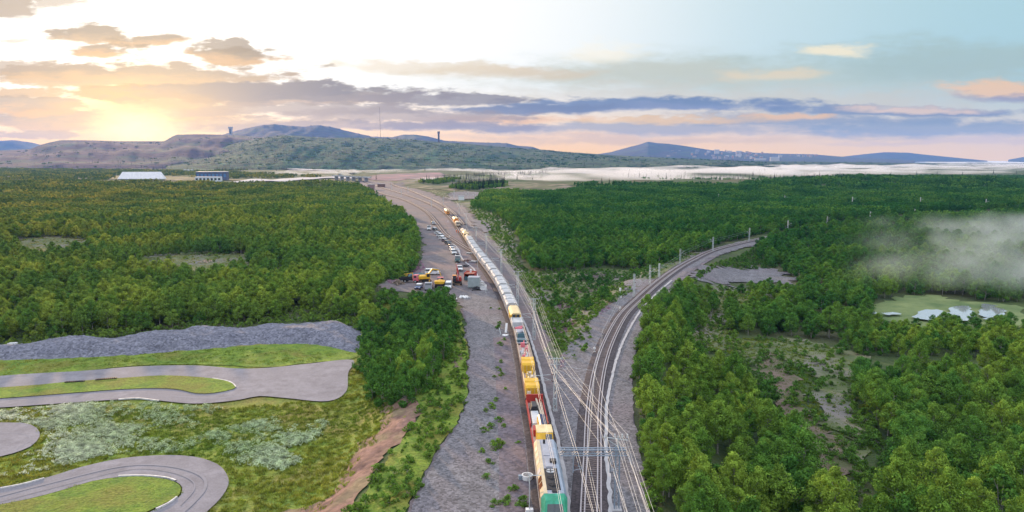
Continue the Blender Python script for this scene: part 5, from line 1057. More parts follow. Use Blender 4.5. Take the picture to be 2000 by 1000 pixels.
wire(bp + mid + bb[:6], 'contact wire above the curved single track', .014, .1); wire([p + Vector((0, 0, 1.3)) for p in bp + mid] + [p + Vector((0, 0, 1.1)) for p in bb[:6]], 'carrier wire above the curved single track', .014, .6)
wire([Vector((11.5, 40, 8.2)), pt + Vector((-1.2, 0, 7.2)), Vector((*flat(1150, 850), 7.8)), mtop[0][0] + Vector((.5, 0, 7.3))], 'slack wire from the portal back to the nearest lattice mast', .016, .4)
wire([Vector((9.2, 40, 6.4)), pt + Vector((-4.9, 0, 6.9)), mtop[0][0] + Vector((-.4, 0, 6.4)), mtop[1][0] + Vector((-.6, 0, 6.0)), mtop[2][0] + Vector((-.6, 0, 6.0))], 'wire from the portal beam along the left of the lattice masts', .016, .4)
wire([Vector((13.6, 40, 7.6)), pt + Vector((1.0, 0, 7.6)), Vector((*flat(1157, 830), 9.0)), mtop[0][0] + Vector((1.0, 0, 8.0))], 'rightmost slack wire leaving the portal post', .016, .5)

# ------------------------------------------------------------------ road vehicles (front towards -y)
def rim_wheel(parent, x, y, r, w=.24, mat='dark'):
    o = MB().wheel(x, y, r, r, w, 0, 16).build('wheel', M[mat], parent)
    MB().wheel(x + (.02 if x > 0 else -.02), y, r, r * .55, w, 0, 10).build('rim', P_['wagon_rib'], o); return o
def car(kind, paint, dark=False):
    """kind: suv, van, pickup, hatch"""
    L, W, Hh = {'suv': (4.7, 1.9, 1.75), 'van': (5.1, 1.95, 2.0), 'pickup': (5.3, 1.9, 1.8), 'hatch': (4.4, 1.8, 1.5), 'panel': (5.9, 2.05, 2.5)}[kind]
    e = empty({'suv': 'parked_car', 'hatch': 'parked_car', 'van': 'parked_van', 'panel': 'parked_van', 'pickup': 'pickup_truck'}[kind]); h = L / 2; w = W / 2; b0 = .32; belt = b0 + (Hh - b0) * .52
    nose = {'suv': 1.15, 'van': .75, 'pickup': 1.25, 'hatch': 1.05, 'panel': .8}[kind]
    low = [(-h, b0), (h, b0), (h, belt), (-h + nose, belt + .02), (-h + .1, belt - .16), (-h - .02, b0 + .25)]
    k = MB(); k.prism([(y, z) for y, z in low], -w, w, 'x'); body = k.build('body', paint, e, .07)
    rear = {'suv': h - .15, 'van': h - .08, 'pickup': h - 2.0, 'hatch': h - .35, 'panel': h - .05}[kind]; rr = rear - {'suv': .25, 'van': .12, 'pickup': .2, 'hatch': .45, 'panel': .05}[kind]
    ws = -h + nose; wt = ws + (.75 if kind not in ('van', 'panel') else .7)
    k = MB(); t = .16; k.add([(-w + .04, ws, belt), (w - .04, ws, belt), (w - .04, rear, belt), (-w + .04, rear, belt), (-w + t, wt, Hh - .06), (w - t, wt, Hh - .06), (w - t, rr, Hh - .06), (-w + t, rr, Hh - .06)], [(4, 5, 6, 7), (0, 1, 5, 4), (1, 2, 6, 5), (2, 3, 7, 6), (3, 0, 4, 7)])
    k.build('windows', M['glass'], e)
    k = MB(); k.box(-w + t - .02, w - t + .02, wt - .03, rr + .03, Hh - .08, Hh, 0, .05, .05)
    if kind == 'panel': k.box(-w, w, wt + .9, h - .02, belt, Hh, 0, .06, .02)
    for x0 in (-w + .05, w - .14):
        for y in np.linspace(ws + 1.3, rear - .3, 3): k.box(x0, x0 + .09, y - .05, y + .05, belt, Hh - .08)
    k.build('roof', paint, e, .03)
    if kind == 'pickup':
        k = MB(); k.box(-w + .12, w - .12, rear + .1, h - .1, belt + .005, belt + .02); k.build('load_bed', M['black'], e); k = MB(); k.box(-w, -w + .1, rear, h, belt, belt + .12); k.box(w - .1, w, rear, h, belt, belt + .12); k.box(-w + .1, w - .1, h - .1, h, belt, belt + .12); k.build('bed_rail', paint, e)
    for x in (-w + .3, w - .3): k = MB(); k.box(x - .2, x + .2, -h - .03, -h + .12, b0 + .3, b0 + .48); k.build('headlight', P_['lamp_glass'], e); k = MB(); k.box(x - .14, x + .14, h - .05, h + .02, b0 + .45, b0 + .7); k.build('tail_light', P_['red'], e)
    k = MB(); k.box(-w + .55, w - .55, -h - .035, -h + .1, b0 + .22, b0 + .44); k.box(-w + .05, w - .05, -h - .05, -h + .2, b0 - .02, b0 + .16); k.build('bumper', M['black'], e)
    for x in (-w + .12, w - .12):
        for y in (-h + .85, h - .95): rim_wheel(e, x, y, .36)
    return e
pw = material('car_white', (.72, .73, .75), (.64, .65, .67), 2, .25, spec=.5); ps = material('car_silver', (.42, .43, .46), (.34, .35, .38), 2, .25, metal=.3); pd = material('car_dark', (.03, .04, .045), (.02, .025, .03), 2, .2, spec=.6); pb_ = material('car_blue', (.03, .07, .22), (.02, .05, .16), 2, .25, spec=.6); pr_ = material('car_dark_red', (.16, .10, .12), (.12, .08, .09), 2, .3)
CARS = [  # px, py of the base, kind, paint, heading (0 = nose to the camera), label
    (846, 439, 'suv', ps, .35, 'silver car, farthest of the cars parked by the siding'),
    (838, 450, 'panel', pw, .1, 'white van standing apart on the left of the far cars'),
    (850, 451, 'suv', pd, .5, 'dark car with a pale roof beside the far white van'),
    (855, 459, 'suv', pw, .6, 'white car, fourth from the far end of the parked row'),
    (860, 464, 'van', pw, .6, 'white van in the middle of the far parked row'),
    (864.5, 469, 'suv', pw, .6, 'white car just in front of the white van in the far row'),
    (869, 473, 'hatch', pr_, .6, 'dull reddish car behind the dark one in the parked row'),
    (875, 478, 'suv', pd, .45, 'dark green car at the near end of the far parked row'),
    (881, 486, 'suv', pr_, .3, 'dark reddish car, farthest of the middle group of cars'),
    (883, 491, 'suv', pw, .25, 'white car, second of the middle group of cars'),
    (886, 497, 'van', pw, .2, 'white van, nearest of the middle group by the cable trough'),
    (894, 512, 'panel', material('van_teal', (.07, .13, .13), (.05, .1, .1), 2, .25), .05, 'dark teal van with a pale roof parked alone'),
    (898, 529, 'pickup', pw, .1, 'white pickup with a blue windscreen beside the excavator boom'),
    (876, 564, 'van', pw, .02, 'white van facing the camera, between the yellow roller and the red digger'),
    (818, 565, 'hatch', pb_, -.1, 'blue car with a white roof at the near edge of the yard'),
    (845, 537, 'van', pw, 1.55, 'large white van parked sideways behind the yellow excavator'),
]
for px, py, kind, paint, a, lb in CARS:
    e = car(kind, paint); p = at3(px, py); e.location = (p.x, p.y, max(p.z, h1(p.x, p.y)) + .07 * (1 + p.y / 160) + .02); e.rotation_euler[2] = a; e.scale = (1.08, 1.08, 1.08)
    tag(e, label=lb, cat='van' if kind in ('van', 'panel') else 'pickup' if kind == 'pickup' else 'car', group='cars and vans parked in the yard')
    if 'pale roof' in lb or 'white roof' in lb:
        for c in e.children:
            if c.name.startswith('roof'): c.data.materials[0] = pw
def place(e, px, py, a, label, cat, group=None, s=1.0):
    p = at3(px, py); e.location = (p.x, p.y, p.z + .07 * (1 + p.y / 160) + .02); e.rotation_euler[2] = a; e.scale = (s, s, s); tag(e, label=label, cat=cat, group=group); return e
def track_unit(e, x):
    k = MB(); k.prism([(-1.7, .12), (1.7, .12), (2.0, .45), (1.7, .8), (-1.7, .8), (-2.0, .45)], x - .28, x + .28, 'x'); o = k.build('crawler_track', M['dark'], e, .03)
    k = MB(); [k.wheel(x, y, .45, .28, .6, 0, 10) for y in (-1.6, 1.6)]; k.build('sprocket', P_['frame_brown'], o)
def excavator(body_c, boom_pts, cab_c=None, wheels=False):
    e = empty('excavator')
    if wheels:
        k = MB(); k.box(-.8, .8, -2, 2, .6, 1.0); k.build('chassis', M['black'], e)
        for x in (-1.05, 1.05):
            for y in (-1.4, 1.4): rim_wheel(e, x, y, .55, .4)
    else:
        track_unit(e, -1.1); track_unit(e, 1.1); k = MB(); k.box(-.8, .8, -.9, .9, .45, 1.0); k.build('chassis', M['black'], e)
    k = MB(); k.prism([(-1.35, 1.05), (1.35, 1.05), (1.35, 1.9), (1.1, 2.2), (-1.1, 2.2), (-1.35, 1.9)], -.2, 2.4, 'y'); k.build('engine_housing', body_c, e, .08)
    k = MB(); k.prism([(-1.5, 1.05), (-.2, 1.05), (-.2, 2.85), (-1.3, 2.85), (-1.6, 2.0)], -1.3, -.3, 'x'); cab = k.build('cab', cab_c or body_c, e, .05)
    k = MB(); k.box(-1.33, -1.29, -1.35, -.4, 1.7, 2.7); k.box(-1.2, -.4, -1.52, -1.4, 1.6, 2.0); k.box(-1.2, -.4, -1.36, -1.28, 2.1, 2.75); k.build('window', M['glass'], cab)
    P = [Vector(p) for p in boom_pts]; k = MB(); k.bar(P[0], P[1], .26, 4, 0, .3); k.bar(P[1], P[2], .3, 4, 0, .2); bo = k.build('boom', body_c, e)
    k = MB(); k.bar(P[2], P[3], .22, 4, 0, .14); st = k.build('stick', body_c, e)
    k = MB(); q = P[3]; k.prism([(q.y - .1, q.z + .1), (q.y - .6, q.z - .2), (q.y - .5, q.z - .8), (q.y + .1, q.z - .9), (q.y + .35, q.z - .3)], q.x - .45, q.x + .45, 'x'); k.build('bucket', M['black'], st)
    k = MB(); k.bar(P[0] + Vector((0, -.4, -.2)), P[1] + Vector((0, -.2, -.5)), .08, 6); k.build('hydraulic_ram', P_['wagon_rib'], bo); k = MB(); k.bar(P[1] + Vector((0, 0, .35)), P[2] + Vector((0, 0, .3)), .07, 6); k.build('hydraulic_ram', P_['wagon_rib'], bo); return e
YG = 'machines parked in the gravel yard'
ey = excavator(P_['yellow'], [(.3, -.6, 1.6), (.3, -2.6, 4.0), (.3, -4.8, 3.6), (.3, -5.6, 1.2)]); place(ey, 830, 551, 1.9, 'yellow excavator with its boom stretched right over the yard', 'excavator', YG, 1.05)
er = excavator(P_['red'], [(.3, -.3, 1.6), (.1, .4, 4.6), (-.1, 1.6, 5.9), (.2, 1.9, 3.4)], M['black']); place(er, 893, 557, .1, 'red and black excavator with an orange cab top and raised boom', 'excavator', YG, 1.15)
o = MB(); o.box(-1.35, -.15, -1.6, .1, 2.87, 2.97); o.build('cab_roof', P_['orange'], er)
def loader(col_):
    e = empty('wheel_loader'); k = MB(); k.box(-1.0, 1.0, -2.2, 2.2, .7, 1.3, 0, .05, .05); k.build('chassis', M['black'], e)
    k = MB(); k.prism([(-1.3, 1.3), (1.3, 1.3), (1.5, 2.1), (-1.5, 2.1)], -2.4, -.2, 'y'); k.build('skip', col_, e, .08); k = MB(); k.box(-.9, .9, .6, 2.3, 1.3, 1.9, 0, .1, .1); k.build('engine_housing', col_, e, .06)
    k = MB(); k.bar((-.7, .2, 1.3), (-.7, .2, 2.7), .05, 4); k.bar((.7, .2, 1.3), (.7, .2, 2.7), .05, 4); k.bar((-.7, 1.3, 1.3), (-.7, 1.3, 2.7), .05, 4); k.bar((.7, 1.3, 1.3), (.7, 1.3, 2.7), .05, 4); f = k.build('canopy_frame', M['black'], e)
    k = MB(); k.box(-.85, .85, .05, 1.45, 2.7, 2.8); k.build('canopy', P_['pink_red'], f); 
    for x in (-1.15, 1.15):
        for y in (-1.5, 1.5): rim_wheel(e, x, y, .62, .45)
    return e
place(loader(P_['yellow']), 860, 562, 0, 'yellow dumper with a wide rounded skip, left of the white van', 'dumper', YG, 1.15)
def lorry(cabc, bodyc, L=7.0):
    e = empty('flatbed_lorry'); h = L / 2; k = MB(); k.box(-.5, .5, -h + .4, h, .65, .95); k.build('chassis', M['black'], e)
    k = MB(); k.prism([(-h, .6), (-h + 1.9, .6), (-h + 1.9, 2.7), (-h + .35, 2.7), (-h, 1.8)], -1.15, 1.15, 'x'); c = k.build('cab', cabc, e, .08); k = MB(); k.add([(-1.0, -h - .02 + .03, 1.9), (1.0, -h + .01, 1.9), (.95, -h + .29, 2.55), (-.95, -h + .29, 2.55)], [(0, 1, 2, 3)]); k.box(-1.17, 1.17, -h + .6, -h + 1.5, 1.75, 2.4); k.build('window', M['glass'], c)
    k = MB(); k.box(-1.25, 1.25, -h + 2.1, h, 1.0, 1.25); k.box(-1.25, -1.17, -h + 2.1, h, 1.25, 1.7); k.box(1.17, 1.25, -h + 2.1, h, 1.25, 1.7); k.build('flatbed', bodyc, e)
    k = MB(); k.bar((.2, -h + 2.4, 1.25), (.2, -h + 2.4, 3.2), .15, 6); k.bar((.2, -h + 2.4, 3.2), (.1, h - 1.5, 2.6), .12, 6); k.build('loading_crane', P_['yellow'], e)
    for x in (-1.0, 1.0):
        for y in (-h + 1.0, h - 1.2, h - 2.3): rim_wheel(e, x, y, .48, .3)
    return e
place(lorry(P_['loco_grey'], P_['frame_brown']), 838, 566, .05, 'dark grey lorry with a small yellow loading crane, beside the blue car', 'lorry', YG)
place(lorry(P_['pink_red'], M['black']), 800, 552, 1.35, 'red topped low machine carrier at the left of the yard', 'lorry', YG)
def drum_roller():
    e = empty('road_roller'); k = MB(); k.bar((-.95, -1.6, .7), (.95, -1.6, .7), .7, 18); k.build('drum', M['black'], e); k = MB(); k.box(-.9, .9, -.6, 2.0, .6, 1.6, 0, .1, .1); k.box(-1.1, -1.0, -2.3, -.6, .6, .9); k.box(1.0, 1.1, -2.3, -.6, .6, .9); k.build('body', P_['yellow'], e, .06)
    k = MB(); [k.bar((x, y, 1.5), (x, y, 2.7), .05, 4) for x in (-.75, .75) for y in (-.4, .8)]; f = k.build('canopy_frame', M['black'], e); k = MB(); k.box(-.9, .9, -.6, 1.0, 2.7, 2.82); k.build('canopy', P_['pale_yellow'], f)
    for x in (-.85, .85): rim_wheel(e, x, 1.3, .6, .4)
    return e
place(drum_roller(), 792, 545, 1.2, 'small yellow road roller at the far left of the yard machines', 'roller', YG, .95)
def tarp_heap(mat, name='covered_trailer', w=3.2, l=1.5, hh=1.3, sd=3):
    r = np.random.default_rng(sd); n, m = 14, 8; V = [(-w + 2 * w * i / (n - 1), -l + 2 * l * j / (m - 1), max(0, hh * (1 - abs(2 * i / (n - 1) - 1) ** 4) * (1 - abs(2 * j / (m - 1) - 1) ** 3)) * r.uniform(.7, 1.05)) for j in range(m) for i in range(n)]
    fs = [(j * n + i, j * n + i + 1, (j + 1) * n + i + 1, (j + 1) * n + i) for j in range(m - 1) for i in range(n - 1)]; e = empty(name); mesh_obj('cover', V, fs, mat, e); return e
e = tarp_heap(P_['teal']); [rim_wheel(e, -2.0 + i * 1.0, -1.35, .35, .25) for i in (0, 1)]; place(e, 815, 541, .1, 'dark green covered trailer behind the red machine carrier', 'trailer', YG, 1.1)
def heap(name, mat, n, w, hh, sd, label, cat, px, py):
    r = np.random.default_rng(sd); k = MB()
    for i in range(n):
        x, y = r.normal(0, w / 2.2, 2); z = max(0, hh * (1 - math.hypot(x, y) / w)) * r.uniform(.2, 1); s = r.uniform(.15, .5); a = r.uniform(0, 3.14); k.bar((x - s * math.cos(a), y - s * math.sin(a), z + .05), (x + s * math.cos(a), y + s * math.sin(a), z + r.uniform(.05, .5)), r.uniform(.07, .2), 5)
    o = k.build(name, mat); p = at3(px, py); o.location = (p.x, p.y, p.z + .2); tag(o, label=label, cat=cat); return o
heap('scrap_heap', material('scrap', (.30, .24, .18), (.08, .06, .05), 2, .8), 90, 2.2, 1.6, 5, 'heap of pale and dark scrap metal at the left end of the yard', 'scrap heap', 778, 556)
heap('hose_heap', M['black'], 60, 1.9, 1.0, 6, 'black heap of hoses in front of the grey green container', 'heap', 931, 567)
heap('scrap_heap', material('rusty_scrap', (.22, .13, .11), (.08, .05, .05), 2, .8), 60, 2.4, 1.0, 7, 'rusty brown scrap beside the pale pallet by the cable trough', 'scrap heap', 913, 513)
heap('scrap_heap', M['black'], 30, 1.6, .6, 8, 'low dark heap between the white pickup and the cable trough', 'heap', 908, 522)
heap('rubbish_heap', M['white'], 40, 1.6, .5, 9, 'scatter of white rubbish on the gravel below the container', 'rubbish', 905, 583)
for px, py, w, lb in ((920.5, 513, 2.2, 'pale wooden pallet stack left of the train'), (917, 497, 1.4, 'small grey pallet stack at the end of the siding')):
    k = MB(); [k.box(-w, w, -1.2 + i * .3, -1.2 + i * .3 + .22, .5, .56) for i in range(8)]; [k.box(x - .08, x + .08, -1.2, 1.1, 0, .5) for x in (-w + .1, 0, w - .1)]; o = k.build('pallet_stack', P_['wagon_white']); p = at3(px, py); o.location = (p.x, p.y, p.z + .2); o.rotation_euler[2] = -.3; tag(o, label=lb, cat='pallet')
# red chequered lorry body and the grey-green container
chk = bpy.data.materials.new('red_chequer'); chk.use_nodes = True; t_ = chk.node_tree; ck = t_.nodes.new('ShaderNodeTexChecker'); ck.inputs['Color1'].default_value = (.50, .09, .03, 1); ck.inputs['Color2'].default_value = (.12, .05, .02, 1); ck.inputs['Scale'].default_value = 2.6; tc_ = t_.nodes.new('ShaderNodeTexCoord'); t_.links.new(tc_.outputs['Object'], ck.inputs[0]); t_.links.new(ck.outputs[0], t_.nodes['Principled BSDF'].inputs['Base Color'])
e = empty('open_container'); k = MB(); k.box(-1.7, 1.7, -2.2, 2.4, .3, .45); k.box(-1.7, -1.55, -2.2, 2.4, .45, 2.6); k.box(1.55, 1.7, -2.2, 2.4, .45, 2.6); k.box(-1.55, 1.55, 2.25, 2.4, .45, 2.6); k.build('box', P_['red'], e)
k = MB(); k.box(-1.54, 1.54, -2.0, 2.24, 2.2, 2.35, 0); k.build('load', chk, e); k = MB(); k.box(-1.6, 1.6, -2.4, -2.2, .3, 1.5); k.build('front_panel', P_['teal'], e); k = MB(); k.bar((0, .3, 2.35), (.1, .2, 3.4), .3, 8); k.build('sack', M['white'], e)
place(e, 919, 548, -.12, 'red open container with a chequered orange load, behind the grey green one', 'container', None, 1.1)
e = empty('site_container'); k = MB(); k.box(-1.6, 1.6, -1.4, 1.4, .15, 3.0); bx = k.build('box', material('container_green', (.34, .42, .42), (.28, .36, .36), 1, .6), e, .03); k = MB(); [k.box(-1.6 + i * .32, -1.5 + i * .32, -1.45, -1.4, .3, 2.9) for i in range(11)]; k.build('rib', P_['wagon_rib'], bx)
k = MB(); k.box(-1.65, 1.65, -1.45, 1.45, 3.0, 3.1, 0, .02, .02); k.build('roof', P_['loco_grey'], e); k = MB(); [k.box(x - .2, x + .2, -1.2, 1.2, 0, .15) for x in (-1.2, 1.2)]; k.build('skid', M['black'], e)
place(e, 926, 562, -.1, 'grey green steel site container beside the train', 'container', None, 1.15)
for k_, (px, py, lb) in enumerate(((939.5, 557, 'white crate nearest the train, farthest of the three'), (941.5, 562, 'white crate in the middle of the three beside the container'), (944, 568, 'white crate nearest the camera beside the container'))):
    e = empty('equipment_crate'); k = MB(); k.box(-.95, .95, -.5, .5, .1, 1.0); k.build('box', M['white'], e, .03); k = MB(); k.box(-1.0, 1.0, -.55, .55, 1.0, 1.08); k.build('lid', P_['wagon_rib'], e); k = MB(); [k.box(x - .1, x + .1, -.5, .5, 0, .1) for x in (-.7, .7)]; k.build('runner', M['black'], e)
    place(e, px, py, -.35, lb, 'crate', 'white crates beside the container')
# signal posts, markers and small signs
def post(name, px, py, h, top, label, cat, mat='white', arm=None):
    e = empty(name); k = MB(); k.bar((0, 0, 0), (0, 0, h), .07, 8); k.build('pole', M['galv'], e); k = MB(); k.box(-.25, .25, -.25, .25, -.1, .25); k.build('foot', M['concrete'], e)
    if top == 'box': k = MB(); k.box(-.3, .3, -.2, .2, h - .2, h + .7, 0, .02, .02); k.build('cabinet', M[mat], e)
    if top == 'disc': k = MB(); k.bar((0, -.05, h), (0, .05, h), .3, 16); k.build('sign', M[mat], e)
    if top == 'lamp': k = MB(); k.box(-.22, .22, -.1, .12, h - .9, h, 0); q = k.build('signal_head', M['black'], e); k = MB(); [k.bar((0, -.12, h - z), (0, -.1, h - z), .09, 10) for z in (.2, .45, .7)]; k.build('lens', P_['lamp_glass'], q)
    if top == 'arm': k = MB(); k.bar((0, 0, h), (1.4, 0, h), .05, 6); k.build('arm', M['galv'], e)
    if arm: k = MB(); k.box(-.5, .5, -.35, .35, 0, .8, 0, .05, .05); k.build('base_box', M[mat], e)
    return place(e, px, py, 0, label, cat)
post('signal_post', 1034, 1008, 5.0, 'arm', 'thin pole with a short arm on the gravel beside the locomotive', 'signal post', arm=True)
post('marker_post', 1161, 690, 1.0, 'disc', 'small white marker on the gravel left of the curved track', 'marker'); post('marker_post', 1211, 609, 1.0, 'disc', 'small white marker at the start of the curve', 'marker')
post('signal_post', 1211, 583, 2.4, 'box', 'post with a white box at the edge of the pink flowers', 'signal post', arm=True); post('signal_post', 871, 462, 4.0, 'lamp', 'signal post between the siding and the row of parked cars', 'signal post')
post('lamp_post', 933, 528, 7.5, 'arm', 'thin grey lamp post standing left of the white hopper wagons', 'lamp post'); post('marker_post', 878, 467, 1.2, 'disc', 'small white disc marker beside the siding', 'marker'); post('marker_post', 949, 575, 2.2, 'box', 'white and red post near the crates', 'marker'); post('marker_post', 875, 436, 1.2, 'disc', 'small pale marker on the dark gravel between the tracks', 'marker')
e = empty('cable_reel'); k = MB(); k.bar((0, 0, .5), (.3, 1.0, 2.6), .28, 12); k.build('tube', M['white'], e); k = MB(); k.bar((-.2, -.9, .1), (-.2, -.9, .22), .75, 20); k.build('base_plate', M['white'], e); k = MB(); k.bar((-1.2, 0, 0), (-1.6, .6, 1.6), .1, 6); k.build('strut', M['galv'], e); place(e, 988, 655, .1, 'white upright tube on a round base beside the train', 'marker')
e = empty('concrete_ring'); n = 20; k = MB()
for i in range(n):
    a0 = 2 * math.pi * i / n; a1 = 2 * math.pi * (i + 1) / n; c0, s0, c1, s1 = math.cos(a0), math.sin(a0), math.cos(a1), math.sin(a1)
    k.add([(c0, s0, 0), (c1, s1, 0), (c1, s1, .9), (c0, s0, .9), (c0 * .8, s0 * .8, 0), (c1 * .8, s1 * .8, 0), (c1 * .8, s1 * .8, .9), (c0 * .8, s0 * .8, .9)], [(0, 1, 2, 3), (5, 4, 7, 6), (3, 2, 6, 7)])
k.build('ring', M['white'], e); k = MB(); k.box(-1.6, -1.0, -.3, .3, 0, .9); k.build('cabinet', P_['loco_blue'], e); place(e, 1030, 938, .2, 'white concrete ring with a small pale blue box beside the locomotive', 'concrete ring', None, .75)
# tyre stacks and white kerbs by the kart track
def tyre_row(px0, px1, n, label):
    a = at(*px0); b_ = at(*px1); e = empty('tyre_barrier', (a[0], a[1], h1(*a)))
    for i in range(n):
        p = (b_ - a) * i / (n - 1); k = MB(); k.bar((p[0], p[1], .05), (p[0], p[1], .75), .33, 12); k.build('tyre_stack', M['dark'], e)
    tag(e, label=label, cat='tyre barrier')
tyre_row((130, 752), (163, 750), 9, 'row of black tyres at the left on the upper grass island'); tyre_row((190, 747), (226, 744), 10, 'row of black tyres at the right on the upper grass island')
def kerb(px, label):
    L = resample(catmull([at(*p) for p in px], 1), .6); o = sweep('kerb', L, [(-.15, 0), (-.12, .25), (.12, .25), (.15, 0)], M['white_kerb'], z0=.3); tag(o, label=label, cat='kerb', group='white kerbs of the kart track')
kerb([(415, 743), (440, 747), (455, 753), (461, 760)], 'white kerb inside the upper hairpin of the kart track'); kerb([(232, 784), (270, 782), (312, 787)], 'white kerb on the lower edge of the upper kart loop'); kerb([(-20, 963), (40, 952), (88, 939)], 'white kerb at the left on the outer edge of the lower loop'); kerb([(232, 935), (280, 934), (325, 938), (346, 945)], 'white kerb along the top of the lower grass island'); kerb([(305, 1000), (330, 988), (346, 976)], 'white kerb at the lower right of the lower grass island')

rub_m = material('tyre_rubber_mark', (.205, .194, .21), (.235, .222, .245), .5, .95)
def mark(px, w, sink=0.0):
    L = resample(catmull([at(*p) for p in px], 1), .8); r_ = np.hypot(*L.T); o = sweep('tyre_marks', L, [(-w, 0), (w, 0)], rub_m, closed=False, z0=.07 * 3 * (1 + 110 / 160) + .05); tag(o, kind='structure')
for px, w in (([(0, 752), (150, 738), (300, 725), (420, 727), (480, 735), (505, 752), (480, 772), (420, 781), (330, 777), (220, 775), (0, 791)], .28), 
              ([(0, 974), (100, 948), (240, 915), (330, 915), (390, 932), (402, 955), (380, 985), (330, 1030)], .22), ([(0, 985), (130, 951), (250, 922), (320, 924), (370, 940), (380, 960), (350, 995)], .1),
              ([(560, 735), (600, 725), (640, 735), (630, 752), (590, 758), (565, 748), (575, 735), (610, 730)], .07), ([(530, 745), (570, 728), (630, 722), (655, 735), (640, 760), (590, 768)], .06), ([(600, 745), (650, 730), (672, 742), (650, 765), (610, 772)], .05), ([(0, 850), (40, 850), (60, 862), (30, 884)], .12)): mark(px, w)
# ------------------------------------------------------------------ people
def person(px, py, rz, step, coat, label):
    V = [(0, 0, .95), (0, 0, 1.2), (0, 0, 1.42), (0, 0, 1.55), (0, 0, 1.68), (-.2, 0, 1.4), (-.27, .03, 1.12), (-.24, -.1, .88), (.2, 0, 1.4), (.27, .03, 1.12), (.24, -.12, .9), (-.1, 0, .9), (-.12, -step * .5, .5), (-.12, -step * .3, .06), (-.12, -step * .3 - .14, .04), (.1, 0, .9), (.12, step * .5, .5), (.12, step, .06), (.12, step - .14, .04)]
    E = [(0, 1), (1, 2), (2, 3), (3, 4), (2, 5), (5, 6), (6, 7), (2, 8), (8, 9), (9, 10), (0, 11), (11, 12), (12, 13), (13, 14), (0, 15), (15, 16), (16, 17), (17, 18)]
    rd = [.15, .16, .15, .06, .11, .07, .055, .04, .07, .055, .04, .1, .075, .05, .05, .1, .075, .05, .05]
    me = bpy.data.meshes.new('person'); me.from_pydata(V, E, []); o = bpy.data.objects.new('person', me); C.objects.link(o); md = o.modifiers.new('skin', 'SKIN')
    for i, r_ in enumerate(rd): me.skin_vertices[0].data[i].radius = (r_, r_ * .8)
    me.skin_vertices[0].data[0].use_root = True; o.modifiers.new('smooth', 'SUBSURF').levels = 1; me.materials.append(coat)
    hm = MB(); hm.prism([(-.12, 1.66), (.12, 1.66), (.1, 1.76), (.05, 1.81), (-.05, 1.81), (-.1, 1.76)], -.12, .12, 'y'); hm.build('hard_hat', M['white'], o, .03)
    tr = MB(); tr.box(-.17, .17, -.13, .13, .82, 1.0, 0, .02, .02); tr.build('jacket_hem', P_['frame_brown'], o)
    p = at3(px, py); o.location = (p.x, p.y, p.z + .25); o.rotation_euler[2] = rz; o.scale = (1.1, 1.1, 1.1); tag(o, label=label, cat='person')
hv_ = material('orange_workwear', (.85, .16, .03), (.7, .12, .02), 3, .8); person(891.5, 456, .4, .25, hv_, 'person in orange workwear walking left of the beige track machine'); person(895.5, 456.5, -1.2, .1, hv_, 'person in orange workwear standing close against the beige track machine')

# ------------------------------------------------------------------ far buildings and towers
def house(name, px, py, w, d, h, roof, wallm, roofm, label, cat='building', ang=0.0, win=0, winm=None):
    e = empty(name); x, y = w / 2, d / 2; k = MB(); k.box(-x, x, -y, y, -1, h); wl = k.build('wall', wallm, e)
    k = MB(); k.prism([(-y - .4, h), (y + .4, h), (0, h + roof)] if roof > .6 else [(-y - .2, h), (y + .2, h), (y + .2, h + roof), (-y - .2, h + roof)], -x - .4, x + .4, 'x'); k.build('roof', roofm, e)
    for i in range(win): k = MB(); a = -x + (i + .5) * w / win; k.box(a - w / win * .3, a + w / win * .3, -y - .15, -y, h * .35, h * .75); k.build('window', winm or M['glass'], wl)
    return place(e, px, py, ang, label, cat)
def wpx(n, py): return n / F * float(np.hypot(*flat(500, py)))
# long white tent hall
D0 = at(278, 350); sc0 = np.hypot(*D0) / F; e = empty('tent_hall'); w, d, hh = 72 * sc0, 26.0, 12 * sc0
k = MB(); x = w / 2; k.add([(-x, -d / 2, 0), (x, -d / 2, 0), (x, d / 2, 0), (-x, d / 2, 0), (-x + 6 * sc0, 0, hh), (x - 6 * sc0, 0, hh)], [(0, 1, 5, 4), (2, 3, 4, 5), (1, 2, 5), (3, 0, 4)]); k.build('roof', material('tent_white', (.72, .70, .70), (.6, .58, .6), .3, .6), e); k = MB(); [k.box(-x + 7 * sc0 + i * (w - 14 * sc0) / 8 - .2, -x + 7 * sc0 + i * (w - 14 * sc0) / 8 + .2, -d / 2 - .1, -d / 2 + .6, 0, 2) for i in range(9)]; k.build('tent_rib', P_['wagon_rib'], e)
place(e, 278, 350, .28, 'long white tent hall standing in the western wood', 'hall')
gb = material('hall_blue', (.10, .22, .42), (.08, .17, .34), .1, .5); gg = material('hall_grey', (.10, .12, .20), (.08, .09, .15), .1, .6); wh = material('hall_white', (.72, .74, .78), (.6, .62, .66), .1, .5)
house('industrial_hall', 416, 352, 46 * sc0, 24, 13 * sc0, .5, gg, wh, 'dark blue industrial hall with white roof edge beyond the western wood', 'hall', .2, 8, gb)
house('office_building', 408, 356, 36 * sc0, 12, 7.5 * sc0, .4, wh, gb, 'long low white building in front of the dark blue hall', 'building', .2, 7, M['glass'])
for px, py, w, lb in ((12, 318, 10, 'white building at the far left edge, left of the pair'), (31, 318, 14, 'white building at the far left edge, right of the pair')):
    s_ = np.hypot(*flat(px, 321)) / F; house('distant_building', px, 321, w * s_, 20, 5 * s_, .5, wh, wh, lb)
for px, py, lb in ((362, 333, 'left'), (368, 333, 'middle'), (375, 333, 'right')): s_ = np.hypot(*flat(px, 336)) / F; house('distant_building', px, 336, 4 * s_, 8, 3 * s_, 1.5, wh, P_['wagon_rib'], 'small pale house beyond the hall, %s of three' % lb)
